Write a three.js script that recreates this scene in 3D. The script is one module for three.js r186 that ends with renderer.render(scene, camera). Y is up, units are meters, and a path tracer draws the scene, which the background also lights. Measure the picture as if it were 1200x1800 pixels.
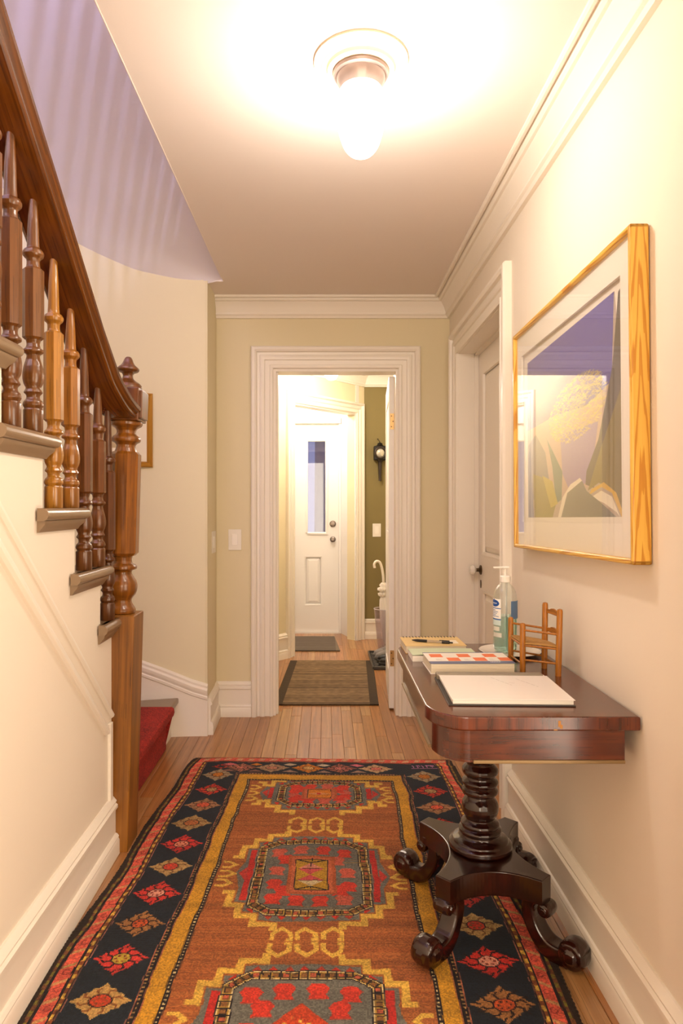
import * as THREE from 'three';
import { mergeGeometries, toCreasedNormals } from 'three/addons/utils/BufferGeometryUtils.js';
import { RoundedBoxGeometry } from 'three/addons/geometries/RoundedBoxGeometry.js';
import { RectAreaLightUniformsLib } from 'three/addons/lights/RectAreaLightUniformsLib.js';

// ---------------------------------------------------------------- camera, sky, exposure
// Plan coordinates: X to the right, Y up, Z = distance ahead of the camera (three.js z = -Z). Camera over the origin.
const scene = new THREE.Scene();
scene.background = new THREE.Color(0x6f78a8);                     // dusk outside the glazed front door
const camera = new THREE.PerspectiveCamera(2 * Math.atan(900 / 1200) * 180 / Math.PI, 1200 / 1800, 0.05, 60);
camera.position.set(0, 1.23, 0);
camera.lookAt(0, 1.23, -1);
camera.setViewOffset(1200, 1800, 29, 12, 1200, 1800);
const renderer = new THREE.WebGLRenderer({ antialias: true });
renderer.toneMapping = THREE.LinearToneMapping;
renderer.toneMappingExposure = 1.15;
renderer.shadowMap.enabled = true;
RectAreaLightUniformsLib.init();
const LAMP_COLOR = new THREE.Color(1.0, 0.895, 0.80);
const HALL_LAMP = 1.1, VESTIBULE_LAMP = 2.2, UNSEEN_ENTRY_LAMP = 1.1, UNSEEN_WINDOW = 430, REAR_LIGHT = 5.5, SIDE_LIGHT = 4.6;  // entry, upstairs, rear and side sources are all out of view

// ---------------------------------------------------------------- helpers
function rng(seed) { let a = seed >>> 0; return () => { a |= 0; a = a + 0x6D2B79F5 | 0; let t = Math.imul(a ^ a >>> 15, 1 | a); t = t + Math.imul(t ^ t >>> 7, 61 | t) ^ t; return ((t ^ t >>> 14) >>> 0) / 4294967296; }; }
const V3 = (x, y, Z) => new THREE.Vector3(x, y, -Z);
const lerp = (a, b, t) => a + (b - a) * t, clamp = (x, a, b) => Math.min(b, Math.max(a, x));
const hashTable = (() => { const r = rng(7), t = new Float32Array(65536); for (let i = 0; i < 65536; i++) t[i] = r(); return t; })();
function vnoise(x, y, px = 256, py = 256) {                        // tileable value noise
  const xi = Math.floor(x), yi = Math.floor(y), fx = x - xi, fy = y - yi;
  const sx = fx * fx * (3 - 2 * fx), sy = fy * fy * (3 - 2 * fy);
  const w = (a, p) => ((a % p) + p) % p;
  const h = (a, b) => hashTable[(w(a, px) * 131 + w(b, py) * 977) & 65535];
  return lerp(lerp(h(xi, yi), h(xi + 1, yi), sx), lerp(h(xi, yi + 1), h(xi + 1, yi + 1), sx), sy);
}
function fbm(u, v, fu, fv, oct = 4) { let s = 0, a = 0.5, n = 0; for (let o = 0; o < oct; o++) { s += a * vnoise(u * fu, v * fv, fu, fv); n += a; a *= 0.5; fu *= 2; fv *= 2; } return s / n; }
function dataTex(w, h, fn, srgb = true, repeat = [1, 1]) {
  const d = new Uint8Array(w * h * 4);
  for (let j = 0; j < h; j++) for (let i = 0; i < w; i++) {
    const c = fn(i / w, j / h), k = (j * w + i) * 4;
    d[k] = clamp(c[0], 0, 1) * 255; d[k + 1] = clamp(c[1], 0, 1) * 255; d[k + 2] = clamp(c[2], 0, 1) * 255; d[k + 3] = 255;
  }
  const t = new THREE.DataTexture(d, w, h, THREE.RGBAFormat);
  t.magFilter = THREE.LinearFilter; t.minFilter = THREE.LinearMipmapLinearFilter; t.generateMipmaps = true;
  t.wrapS = t.wrapT = THREE.RepeatWrapping; t.repeat.set(...repeat);
  if (srgb) t.colorSpace = THREE.SRGBColorSpace;
  t.needsUpdate = true; return t;
}
function canvasTex(w, h, draw) {
  const c = document.createElement('canvas'); c.width = w; c.height = h;
  draw(c.getContext('2d'), w, h);
  const t = new THREE.CanvasTexture(c); t.colorSpace = THREE.SRGBColorSpace; t.anisotropy = 8; t.magFilter = THREE.LinearFilter; return t;
}
const mix3 = (a, b, t) => [lerp(a[0], b[0], t), lerp(a[1], b[1], t), lerp(a[2], b[2], t)];
const rgb = (r, g, b) => [r / 255, g / 255, b / 255];

// geometry helpers -------------------------------------------------
function boxUV(g, grain = 1) {        // uv in metres by dominant face direction; grain = axis (0 x, 1 y, 2 z) that v follows
  if (g.index) g = g.toNonIndexed();
  const p = g.attributes.position, uv = new Float32Array(p.count * 2), a = new THREE.Vector3(), b = new THREE.Vector3(), c = new THREE.Vector3();
  for (let i = 0; i < p.count; i += 3) {
    a.fromBufferAttribute(p, i); b.fromBufferAttribute(p, i + 1); c.fromBufferAttribute(p, i + 2);
    const n = b.clone().sub(a).cross(c.clone().sub(a)); const q = [Math.abs(n.x), Math.abs(n.y), Math.abs(n.z)];
    let ax = q[0] >= q[1] && q[0] >= q[2] ? 0 : q[1] >= q[2] ? 1 : 2;
    let others = [0, 1, 2].filter(k => k !== ax); let vv = others.includes(grain) ? grain : others[1]; let uu = others.find(k => k !== vv);
    for (let k = 0; k < 3; k++) { const P = [p.getX(i + k), p.getY(i + k), p.getZ(i + k)]; uv[(i + k) * 2] = P[uu]; uv[(i + k) * 2 + 1] = P[vv]; }
  }
  g.setAttribute('uv', new THREE.BufferAttribute(uv, 2));
  if (!g.attributes.normal) g.computeVertexNormals();
  return g;
}
function clean(g) { const o = g.index ? g.toNonIndexed() : g; for (const k of Object.keys(o.attributes)) if (!['position', 'normal', 'uv'].includes(k)) o.deleteAttribute(k); if (!o.attributes.uv) o.setAttribute('uv', new THREE.BufferAttribute(new Float32Array(o.attributes.position.count * 2), 2)); return o; }
function merge(list) { const g = list.map(clean); return g.length === 1 ? g[0] : mergeGeometries(g); }
function box(x0, x1, y0, y1, Z0, Z1, r = 0, grain = 1) {
  const w = Math.abs(x1 - x0), h = Math.abs(y1 - y0), d = Math.abs(Z1 - Z0);
  const g = r > 0 ? new RoundedBoxGeometry(w, h, d, 2, Math.min(r, w / 2.01, h / 2.01, d / 2.01)) : new THREE.BoxGeometry(w, h, d);
  g.translate((x0 + x1) / 2, (y0 + y1) / 2, -(Z0 + Z1) / 2);
  return boxUV(g, grain);
}
function lathe(prof, seg = 32, crease = 0.6, phase = 0) {
  let g = new THREE.LatheGeometry(prof.map(q => new THREE.Vector2(Math.max(q[0], 0.00001), q[1])), seg);
  if (phase) g.rotateY(phase);
  const uv = g.attributes.uv, p = g.attributes.position, rm = Math.max(...prof.map(q => q[0]));
  for (let i = 0; i < uv.count; i++) uv.setXY(i, uv.getX(i) * 6.283 * rm, p.getY(i));
  return toCreasedNormals(g, crease);
}
function smoothProf(pts, n = 4) {     // Catmull-Rom through [r, y] points
  const c = new THREE.CatmullRomCurve3(pts.map(p => new THREE.Vector3(p[0], p[1], 0)), false, 'centripetal');
  return c.getPoints(pts.length * n).map(v => [v.x, v.y]);
}
function sweep(pts, n, prof, crease = 0.5, cap = true) {   // closed profile [a along side, b along n] swept on a polyline, mitred
  const N = pts.length, m = prof.length, rings = [], len = [0];
  for (let i = 1; i < N; i++) len.push(len[i - 1] + pts[i].distanceTo(pts[i - 1]));
  for (let i = 0; i < N; i++) {
    const d0 = pts[Math.max(i, 1)].clone().sub(pts[Math.max(i, 1) - 1]).normalize(), d1 = pts[Math.min(i + 1, N - 1)].clone().sub(pts[Math.min(i + 1, N - 1) - 1]).normalize();
    const s0 = d0.clone().cross(n).normalize(), s1 = d1.clone().cross(n).normalize();
    const s = s0.clone().add(s1).multiplyScalar(1 / (1 + s0.dot(s1)));
    rings.push(prof.map(([a, b]) => pts[i].clone().addScaledVector(s, a).addScaledVector(n, b)));
  }
  const per = [0]; for (let k = 0; k < m; k++) { const a = prof[k], b = prof[(k + 1) % m]; per.push(per[k] + Math.hypot(a[0] - b[0], a[1] - b[1])); }
  const pos = [], uv = [];
  const put = (v, a, b) => { pos.push(v.x, v.y, v.z); uv.push(a, b); };
  for (let i = 0; i < N - 1; i++) for (let k = 0; k < m; k++) {
    const a = rings[i][k], b = rings[i][(k + 1) % m], c = rings[i + 1][(k + 1) % m], d = rings[i + 1][k];
    put(a, per[k], len[i]); put(b, per[k + 1], len[i]); put(c, per[k + 1], len[i + 1]);
    put(a, per[k], len[i]); put(c, per[k + 1], len[i + 1]); put(d, per[k], len[i + 1]);
  }
  if (cap) {
    const tri = THREE.ShapeUtils.triangulateShape(prof.map(q => new THREE.Vector2(q[0], q[1])), []);
    for (const r of [rings[0], rings[N - 1]]) for (const t of tri) for (const k of t) put(r[k], prof[k][0], prof[k][1]);
  }
  const g = new THREE.BufferGeometry();
  g.setAttribute('position', new THREE.Float32BufferAttribute(pos, 3)); g.setAttribute('uv', new THREE.Float32BufferAttribute(uv, 2));
  g.computeVertexNormals();
  return toCreasedNormals(g, crease);
}
function tube(pts, r, seg = 40, rad = 10, closed = false) { return new THREE.TubeGeometry(new THREE.CatmullRomCurve3(pts, closed, 'centripetal'), seg, r, rad, closed); }
function polyShape(pts) { const s = new THREE.Shape(); pts.forEach((p, i) => i ? s.lineTo(p[0], p[1]) : s.moveTo(p[0], p[1])); s.closePath(); return s; }
function planExtrude(shape, y0, y1, bevel = 0, grain = 2, seg = 12) {     // shape in (X, Z), extruded upwards
  const g = new THREE.ExtrudeGeometry(shape, { depth: (y1 - y0) - 2 * bevel, bevelEnabled: bevel > 0, bevelThickness: bevel, bevelSize: bevel, bevelOffset: -bevel, bevelSegments: 3, curveSegments: seg });
  g.rotateX(-Math.PI / 2); g.translate(0, y0 + bevel, 0);
  return boxUV(g, grain);
}
function sideExtrude(shape, x0, x1, bevel = 0, grain = 1) {       // shape in (Z, y), extruded along X
  const g = new THREE.ExtrudeGeometry(shape, { depth: (x1 - x0) - 2 * bevel, bevelEnabled: bevel > 0, bevelThickness: bevel, bevelSize: bevel, bevelOffset: -bevel, bevelSegments: 2, curveSegments: 12 });
  g.rotateY(Math.PI / 2); g.translate(x0 + bevel, 0, 0);
  return boxUV(g, grain);
}
// object helpers ----------------------------------------------------
const taken = {};
function numbered(name) { if (taken[name] === undefined) { taken[name] = 0; return name; } taken[name]++; return name + '_' + String(taken[name]).padStart(3, '0'); }
function shade(o) { o.castShadow = true; o.receiveShadow = true; return o; }
function mesh(name, geos, mat, parent, label) {
  const o = shade(new THREE.Mesh(Array.isArray(geos) ? merge(geos) : geos, mat));
  o.name = parent ? name : numbered(name); (parent || scene).add(o); if (label) o.userData.label = label; return o;
}
function tag(o, label, category, group, kind) { o.userData.label = label; o.userData.category = category; if (group) o.userData.group = group; if (kind) o.userData.kind = kind; return o; }
function thing(name, label, category, pos = [0, 0, 0], turn = 0, group) {
  const o = new THREE.Group(); o.name = numbered(name); scene.add(o); o.position.set(pos[0], pos[1], -pos[2]); o.rotation.y = turn; return tag(o, label, category, group);
}
function struct(name, label, category, geos, mat) { const o = mesh(name, geos, mat); return tag(o, label, category, null, 'structure'); }
function structGroup(name, label, category) { const o = new THREE.Group(); o.name = name; scene.add(o); return tag(o, label, category, null, 'structure'); }

// ---------------------------------------------------------------- materials
const plasterBump = dataTex(256, 256, (u, v) => { const n = fbm(u, v, 8, 8, 5); return [n, n, n]; }, false, [1.2, 1.2]);
function mat(color, rough = 0.6, o = {}) { return new THREE.MeshStandardMaterial({ color, roughness: rough, side: THREE.DoubleSide, ...o }); }
function phys(color, rough = 0.5, o = {}) { return new THREE.MeshPhysicalMaterial({ color, roughness: rough, side: THREE.DoubleSide, ...o }); }
function woodTex(light, dark, seedU = 0, opts = {}) {
  const { fu = 6, fv = 1, rings = 9, size = [512, 512], pore = 0.18 } = opts;
  return dataTex(size[0], size[1], (u, v) => {
    const warp = fbm(u + seedU, v, 4, 2, 4), fine = fbm(u + seedU, v, 64, 4, 3), big = fbm(u + seedU * 1.7, v, fu, fv, 3);
    let r = 0.5 + 0.5 * Math.sin((big * rings + warp * 1.6) * 6.283);
    const t = clamp(0.42 * r + 0.55 * fine + 0.25 * (warp - 0.5), 0, 1);
    const c = mix3(light, dark, t), po = vnoise(u * 220, v * 10, 220, 10) > 0.8 ? 1 - pore : 1;
    return [c[0] * po, c[1] * po, c[2] * po];
  });
}
const M = {};
M.wallStair = mat(0xeadeba, 0.85, { bumpMap: plasterBump, bumpScale: 0.0012 });
M.wall = mat(0xf0e4d2, 0.85, { bumpMap: plasterBump, bumpScale: 0.0012 });
M.wallBack = mat(0xe6d9b4, 0.85, { bumpMap: plasterBump, bumpScale: 0.0012 });
M.ceiling = mat(0xf0e4da, 0.9, { bumpMap: plasterBump, bumpScale: 0.001 });
M.soffit = mat(0xe6dfe2, 0.9, { bumpMap: plasterBump, bumpScale: 0.001 });
M.trim = phys(0xf4ebdc, 0.38);
M.white = phys(0xf6f1ea, 0.4);
M.olive = mat(0x837547, 0.8, { bumpMap: plasterBump, bumpScale: 0.001 });
M.taupe = phys(0x8b7358, 0.32, { clearcoat: 0.3, clearcoatRoughness: 0.25 });
M.carpet = (() => { const t = dataTex(256, 256, (u, v) => { const n = 0.75 + 0.35 * (vnoise(u * 120, v * 120, 120, 120) - 0.5) + 0.2 * (fbm(u, v, 6, 6) - 0.5); return [0.80 * n, 0.20 * n, 0.15 * n]; }, true, [2, 2]); return mat(0xffffff, 0.95, { map: t, bumpMap: t, bumpScale: 0.003 }); })();
const stairGrain = woodTex(rgb(200, 154, 86), rgb(128, 92, 44), 0.1, { rings: 5 });
stairGrain.repeat.set(2.5, 1.2);
const stairMat = (tint, rough = 0.3) => phys(tint, rough, { map: stairGrain, clearcoat: 0.5, clearcoatRoughness: 0.18 });
M.stairWood = [stairMat(0xa6866a), stairMat(0xac8e6e), stairMat(0xf8de90), stairMat(0xe0c080), stairMat(0x96765e), stairMat(0xa07e62), stairMat(0x886852)];
M.newel = stairMat(0xc49c54); M.newelDark = stairMat(0xa07a4e); M.rail = stairMat(0x9c7646, 0.26);
const postGrain = woodTex(rgb(176, 128, 54), rgb(112, 74, 22), 0.37, { rings: 3, fu: 3 }); postGrain.repeat.set(3, 0.8);
M.newelBase = phys(0xf0d8b0, 0.42, { map: postGrain, clearcoat: 0.2, clearcoatRoughness: 0.3 });
const tableGrain = woodTex(rgb(126, 66, 34), rgb(72, 32, 15), 0.6, { rings: 7, fu: 3, fv: 2 }); tableGrain.repeat.set(2, 1.5);
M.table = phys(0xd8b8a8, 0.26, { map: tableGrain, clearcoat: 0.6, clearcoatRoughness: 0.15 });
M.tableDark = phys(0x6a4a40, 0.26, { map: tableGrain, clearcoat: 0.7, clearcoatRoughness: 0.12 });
M.brassLine = phys(0x8d7550, 0.35, { metalness: 0.3 });
const floorGrain = [0, 1, 2].map(i => { const t = woodTex(rgb(198, 152, 100), rgb(156, 110, 64), 0.2 + i * 0.31, { rings: 4, fu: 4 }); t.repeat.set(4, 0.9); return t; });
M.planks = [0xffffff, 0xf3e4d6, 0xffeeda, 0xe8d2bc, 0xf8dfc4, 0xefdccb].map((c, i) => phys(c, 0.3, { map: floorGrain[i % 3], clearcoat: 0.35, clearcoatRoughness: 0.2 }));
M.subfloor = mat(0x4a2f1a, 0.9);
M.brassOld = phys(0x5a4a34, 0.4, { metalness: 0.8 });
M.nickel = phys(0x8a8078, 0.3, { metalness: 0.9 });
M.porcelain = phys(0xf4eee4, 0.15, { clearcoat: 1 });
M.plasticWhite = phys(0xf3ecdf, 0.35);
M.blackIron = phys(0x1c1712, 0.45, { metalness: 0.3 });
M.rose = mat(0xe6d4ba, 0.8);
M.lampBrass = phys(0x9a8880, 0.3, { metalness: 0.35 });

// ---------------------------------------------------------------- the setting
const H = 2.43, XR = 0.728, XL = -0.756, ZB = 3.99;
const UP = new THREE.Vector3(0, 1, 0);
// floor: every board a piece
{
  const floor = structGroup('floor', 'golden oak strip floor of narrow boards running to the front door', 'floor');
  mesh('subfloor', [box(-1.0, 1.0, -0.06, -0.02, -2.3, 7.2)], M.subfloor, floor);
  const r = rng(11), W = 0.0585;
  const lengths = [0.62, 0.95, 1.27, 1.6];
  const variants = lengths.map((L, i) => {
    const h = 0.02, c = 0.0012, w = W / 2 - 0.0004, l = L / 2 - 0.0005;
    const P = [[-w, -h, -l], [w, -h, -l], [w, -h, l], [-w, -h, l], [-w, -c, -l], [w, -c, -l], [w, -c, l], [-w, -c, l], [-w + c, 0, -l + c], [w - c, 0, -l + c], [w - c, 0, l - c], [-w + c, 0, l - c]];
    const q = [[0, 1, 5, 4], [1, 2, 6, 5], [2, 3, 7, 6], [3, 0, 4, 7], [4, 5, 9, 8], [5, 6, 10, 9], [6, 7, 11, 10], [7, 4, 8, 11], [8, 9, 10, 11]];
    const pos = []; for (const [a, b, d, e] of q) for (const k of [a, d, b, a, e, d]) pos.push(...P[k]);
    let g = new THREE.BufferGeometry(); g.setAttribute('position', new THREE.Float32BufferAttribute(pos, 3)); g.computeVertexNormals();
    return [0, 1, 2].map(j => { const k = boxUV(g.clone(), 2); const uv = k.attributes.uv; for (let n = 0; n < uv.count; n++) uv.setXY(n, uv.getX(n) + 0.37 * j + 0.11 * i, uv.getY(n) + 0.53 * j + 0.29 * i); return k; });
  });
  let row = 0;
  for (let x = -0.87; x < 0.86; x += W, row++) {
    let Z = -1.75 - r() * 0.5;
    while (Z < 6.55) {
      const li = Math.floor(r() * 4), L = lengths[li];
      const plank = mesh('plank', variants[li][Math.floor(r() * 3)], M.planks[Math.floor(r() * M.planks.length)], floor);
      plank.position.set(x, 0, -(Z + L / 2)); Z += L;
      if (Z > 6.55) break;
    }
  }
}
// ceilings
struct('ceiling', 'pinkish white plaster ceiling of the hall and vestibule', 'ceiling', [box(-0.545, 0.95, H, 2.63, -2.3, 3.66), box(-0.95, 0.95, H, 2.63, 3.66, 7.0)], M.ceiling);
struct('trim_1', 'thin plaster bead along the open edge of the hall ceiling', 'trim', [sweep([V3(-0.545, H, -2.2), V3(-0.545, H, 3.6)], UP, [[-0.004, 0.004], [-0.004, -0.0005], [-0.002, -0.0015], [0.000, -0.001], [0.000, 0.004]])], M.ceiling);
// right wall with its two doorways
const DR0 = 2.79, DR1 = 3.72, DRH = 2.057;
struct('wall_right', 'smooth cream wall behind the table and the large picture', 'wall', [
  box(XR, XR + 0.13, 0, H, 1.20, DR0), box(XR, XR + 0.13, DRH, H, DR0, DR1), box(XR, XR + 0.13, 0, H, DR1, ZB + 0.12),
  box(XR, XR + 0.13, DRH, H, 0.32, 1.20), box(XR, XR + 0.13, 0, H, -2.3, 0.32)], M.wall);
// back wall with the doorway to the vestibule
const DB0 = -0.303, DB1 = 0.429, DBH = 2.028;
struct('wall_back', 'cream end wall around the vestibule doorway', 'wall', [
  box(-0.636, DB0, 0, H, ZB, ZB + 0.11), box(DB0, DB1, DBH, H, ZB, ZB + 0.11), box(DB1, XR + 0.13, 0, H, ZB, ZB + 0.11),
  planExtrude(polyShape([[-0.95, 3.66], [-0.628, 3.65], [-0.636, 4.10], [-0.95, 4.10]]), 0, H)], M.wallBack);
// staircase side wall (closed stringer with sawtooth top)
const RISE = 0.196, RUN = 0.2335, R0 = 2.296, Y4 = 0.83;           // tread D (fourth step) starts at R0 + RUN
const riserZ = k => R0 - (k - 5) * RUN;                            // riser in front of step k (k >= 5); step 4 is the last winder
const treadY = k => k >= 4 ? Y4 + (k - 4) * RISE : 0.2075 * k;
const TT = 0.034;
{
  const pts = [[2.42, 0]]; pts.push([2.42, treadY(4) - TT]);
  for (let k = 5; k <= 13; k++) { pts.push([riserZ(k), treadY(k - 1) - TT]); pts.push([riserZ(k), treadY(k) - TT]); }
  pts.push([0.2, treadY(13) - TT], [-2.3, 2.43], [-2.3, 0]);
  struct('wall_left', 'cream wall closing the side of the staircase, cut to the steps', 'wall', [sideExtrude(polyShape(pts), XL - 0.04, XL)], M.wall);
}
// stairwell outer wall: straight, then a quarter turn to the pier beside the end wall
const ARC_C = [-0.65, 2.60], ARC_R = 1.05;
const arcPt = (s, off = 0) => { const a = s / ARC_R, R = ARC_R + off; return a <= Math.PI / 2 ? [ARC_C[0] - R * Math.sin(a), ARC_C[1] + R * Math.cos(a)] : [ARC_C[0] - R, ARC_C[1] - (s - ARC_R * Math.PI / 2)]; };
{
  const inner = [], outer = [], S = ARC_R * Math.PI / 2;
  inner.push([-0.6285, 3.651]); outer.push([-0.6285, 3.9]);
  for (let i = 0; i <= 48; i++) { inner.push(arcPt(S * i / 48)); outer.push(arcPt(S * i / 48, 0.12)); }
  inner.push([-1.7, -2.3]); outer.push([-1.82, -2.3]);
  const g = planExtrude(polyShape([...inner, ...outer.reverse()]), 0, H), g2 = planExtrude(polyShape([...inner.slice(1), ...outer.slice(0, -1)]), H, 5.0);
  struct('wall_stairwell', 'curved cream wall around the turn of the stairs', 'wall', [toCreasedNormals(g, 0.5), toCreasedNormals(g2, 0.5)], M.wallStair);
}
// plastered underside of the next flight
const outerY = s => s < 0.147 ? lerp(2.414, 2.431, s / 0.147) : s < 0.366 ? lerp(2.431, 2.465, (s - 0.147) / 0.219) : s < 0.64 ? lerp(2.465, 2.55, (s - 0.366) / 0.274) : 2.55 + (s - 0.64) * 0.44;
{
  const U = 60, W = 14, pos = [], uv = [], idx = [];
  for (let i = 0; i <= U; i++) for (let j = 0; j <= W; j++) {
    const u = i / U, w = j / W, s = u * 4.4, o = arcPt(s, 0.01), Zi = 3.67 - u * 4.06, yi = 2.450 + 0.50 * (3.67 - Zi);
    pos.push(lerp(o[0], -0.50, w), lerp(outerY(s), yi, w) + 0.05 * Math.sin(Math.PI * w) * Math.min(1, u * 4), -lerp(o[1], Zi, w)); uv.push(w * 1.2, u * 4);
  }
  for (let i = 0; i < U; i++) for (let j = 0; j < W; j++) { const a = i * (W + 1) + j, b = a + W + 1; idx.push(a, b, a + 1, b, b + 1, a + 1); }
  const g = new THREE.BufferGeometry(); g.setAttribute('position', new THREE.Float32BufferAttribute(pos, 3)); g.setAttribute('uv', new THREE.Float32BufferAttribute(uv, 2)); g.setIndex(idx); g.computeVertexNormals();
  struct('ceiling_stairwell', 'smooth sloping plaster underside of the upper stairs, lit by cool daylight', 'ceiling', [g], M.soffit);
}
// upper landing (above the hall ceiling) and the closing walls
struct('floor_landing', 'upper landing floor above the hall', 'floor', [box(-1.7, -0.545, 2.44, 2.6, -2.3, 0.43)], M.ceiling);
struct('wall_landing', 'walls and ceiling around the upper landing', 'wall', [
  box(0.95, 1.05, 2.6, 5.0, -2.3, -1.22), box(0.95, 1.05, 2.6, 5.0, -0.86, 4.0), box(0.95, 1.05, 2.6, 2.7, -1.22, -0.86), box(0.95, 1.05, 3.9, 5.0, -1.22, -0.86),
  box(-0.6, 1.05, 2.63, 5.0, 3.62, 3.72), box(-1.82, 1.05, 5.0, 5.1, -2.3, 4.0)], M.wall);
struct('wall_front', 'wall closing the hall behind the viewpoint', 'wall', [box(-1.82, 1.05, -0.02, 5.0, -2.42, -2.3)], M.wall);

// crown moulding of the hall
const CROWN = [[0, 0], [0.102, 0], [0.102, -0.009], [0.096, -0.014], [0.087, -0.014], [0.085, -0.006], [0.079, -0.006], [0.077, -0.018], [0.070, -0.025], [0.060, -0.026], [0.056, -0.032], [0.047, -0.042], [0.038, -0.058], [0.031, -0.074], [0.027, -0.083], [0.031, -0.085], [0.031, -0.093], [0.022, -0.099], [0.016, -0.111], [0, -0.111]];
struct('trim_2', 'white crown moulding along the end wall and right wall', 'moulding', [sweep([V3(-0.634, H, ZB), V3(XR, H, ZB), V3(XR, H, -2.3)], UP, CROWN)], M.trim);
// baseboards
const BASE = [[0, 0], [0.030, 0], [0.030, 0.048], [0.026, 0.056], [0.028, 0.062], [0.022, 0.070], [0.016, 0.072], [0.016, 0.158], [0.024, 0.162], [0.024, 0.172], [0.017, 0.178], [0.020, 0.186], [0.012, 0.196], [0.006, 0.202], [0, 0.202]];
struct('baseboard_left', 'tall white moulded baseboard under the stairs', 'baseboard', [sweep([V3(XL, 0, -2.3), V3(XL, 0, 2.415)], UP, BASE)], M.trim);
struct('baseboard_right', 'tall white moulded baseboard behind the table', 'baseboard', [sweep([V3(XR, 0, 2.655), V3(XR, 0, 1.328)], UP, BASE)], M.trim);
struct('baseboard_back', 'white moulded baseboard left of the vestibule doorway', 'baseboard', [sweep([V3(-0.6275, 0, 3.652), V3(-0.636, 0, ZB), V3(-0.43, 0, ZB)], UP, BASE), sweep([V3(0.556, 0, ZB), V3(0.70, 0, ZB)], UP, BASE)], M.trim);
// skirting that climbs the curved stair wall
{
  const S = 1.45, prof = [[0, -0.6], [0.016, -0.6], [0.016, -0.086], [0.022, -0.080], [0.023, -0.068], [0.018, -0.062], [0.026, -0.048], [0.027, -0.032], [0.017, -0.022], [0.019, -0.010], [0.008, 0], [0, 0]];
  const N = 26, rings = [];
  for (let i = 0; i <= N; i++) { const s = S * i / N, y = 0.275 + s * 0.43; rings.push(prof.map(([a, b]) => { const q = arcPt(Math.max(s, 0.0), -a); return V3(q[0] + (i === 0 ? 0.025 : 0), Math.max(y + b, b < -0.1 ? 0 : y + b), q[1]); })); }
  const pos = [], m = prof.length; const put = (...v) => v.forEach(q => pos.push(q.x, q.y, q.z));
  for (let i = 0; i < N; i++) for (let k = 0; k < m; k++) { const a = rings[i][k], b = rings[i][(k + 1) % m], c = rings[i + 1][(k + 1) % m], d = rings[i + 1][k]; put(a, b, c, a, c, d); }
  const tri = THREE.ShapeUtils.triangulateShape(prof.map(q => new THREE.Vector2(...q)), []); for (const t of tri) put(...t.map(k => rings[0][k]));
  const g = new THREE.BufferGeometry(); g.setAttribute('position', new THREE.Float32BufferAttribute(pos, 3)); g.computeVertexNormals();
  struct('baseboard_stairs', 'white moulded skirting climbing the curved stair wall', 'baseboard', [toCreasedNormals(g, 0.5)], M.trim);
}
// diagonal moulding and end strip on the staircase side
{
  const nx = new THREE.Vector3(1, 0, 0), up = [[0.60, 2.085], [2.412, 0.488]], lo = [[0.60, 1.985], [2.35, 0.455]];
  const bead = [[-0.011, -0.002], [-0.011, 0.005], [-0.004, 0.012], [0.004, 0.012], [0.011, 0.005], [0.011, -0.002]], wide = [[-0.018, -0.002], [-0.018, 0.006], [-0.006, 0.010], [0.002, 0.018], [0.012, 0.018], [0.018, 0.010], [0.018, -0.002]];
  struct('trim_3', 'slanting cream double moulding on the staircase side wall', 'moulding', [
    sweep(up.map(q => V3(XL, q[1], q[0])), nx, bead), sweep(lo.map(q => V3(XL, q[1], q[0])), nx, wide), box(XL, XL + 0.012, 0.2, 0.47, 2.372, 2.40, 0.003)], M.trim);
}
// casings
const CASING = [[0, -0.004], [0, 0.014], [0.010, 0.019], [0.016, 0.019], [0.020, 0.012], [0.046, 0.013], [0.050, 0.020], [0.062, 0.024], [0.074, 0.020], [0.078, 0.013], [0.092, 0.015], [0.096, 0.030], [0.106, 0.036], [0.120, 0.034], [0.127, 0.026], [0.127, -0.004]];
struct('trim_4', 'white moulded casing around the vestibule doorway', 'door casing', [
  sweep([V3(DB1, 0, ZB), V3(DB1, DBH, ZB), V3(DB0, DBH, ZB), V3(DB0, 0, ZB)], new THREE.Vector3(0, 0, 1), CASING),
  box(DB0 - 0.002, DB0 + 0.016, 0, DBH - 0.001, ZB + 0.001, ZB + 0.12), box(DB1 - 0.016, DB1 + 0.002, 0, DBH - 0.001, ZB + 0.001, ZB + 0.12), box(DB0 + 0.016, DB1 - 0.016, DBH - 0.016, DBH + 0.002, ZB + 0.001, ZB + 0.12),
  box(DB0 + 0.016, DB0 + 0.028, 0, DBH - 0.016, ZB + 0.03, ZB + 0.075)], M.trim);
struct('trim_5', 'white moulded casing around the panelled door in the right wall', 'door casing', [
  sweep([V3(XR, 0, DR0), V3(XR, DRH, DR0), V3(XR, DRH, DR1), V3(XR, 0, DR1)], new THREE.Vector3(-1, 0, 0), CASING),
  box(XR, XR + 0.13, 0, DRH, DR1 - 0.003, DR1 + 0.012), box(XR, XR + 0.13, 0, DRH, DR0 - 0.012, DR0 + 0.003), box(XR, XR + 0.13, DRH - 0.003, DRH + 0.01, DR0, DR1), box(XR + 0.085, XR + 0.107, 0, DRH - 0.003, DR1 - 0.015, DR1 - 0.003), box(XR + 0.085, XR + 0.107, DRH - 0.015, DRH - 0.003, DR0, DR1)], M.trim);
struct('trim_6', 'white casing at the right edge of the view', 'door casing', [
  sweep([V3(XR, 0, 0.32), V3(XR, DRH, 0.32), V3(XR, DRH, 1.20), V3(XR, 0, 1.20)], new THREE.Vector3(-1, 0, 0), CASING)], M.trim);

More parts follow.
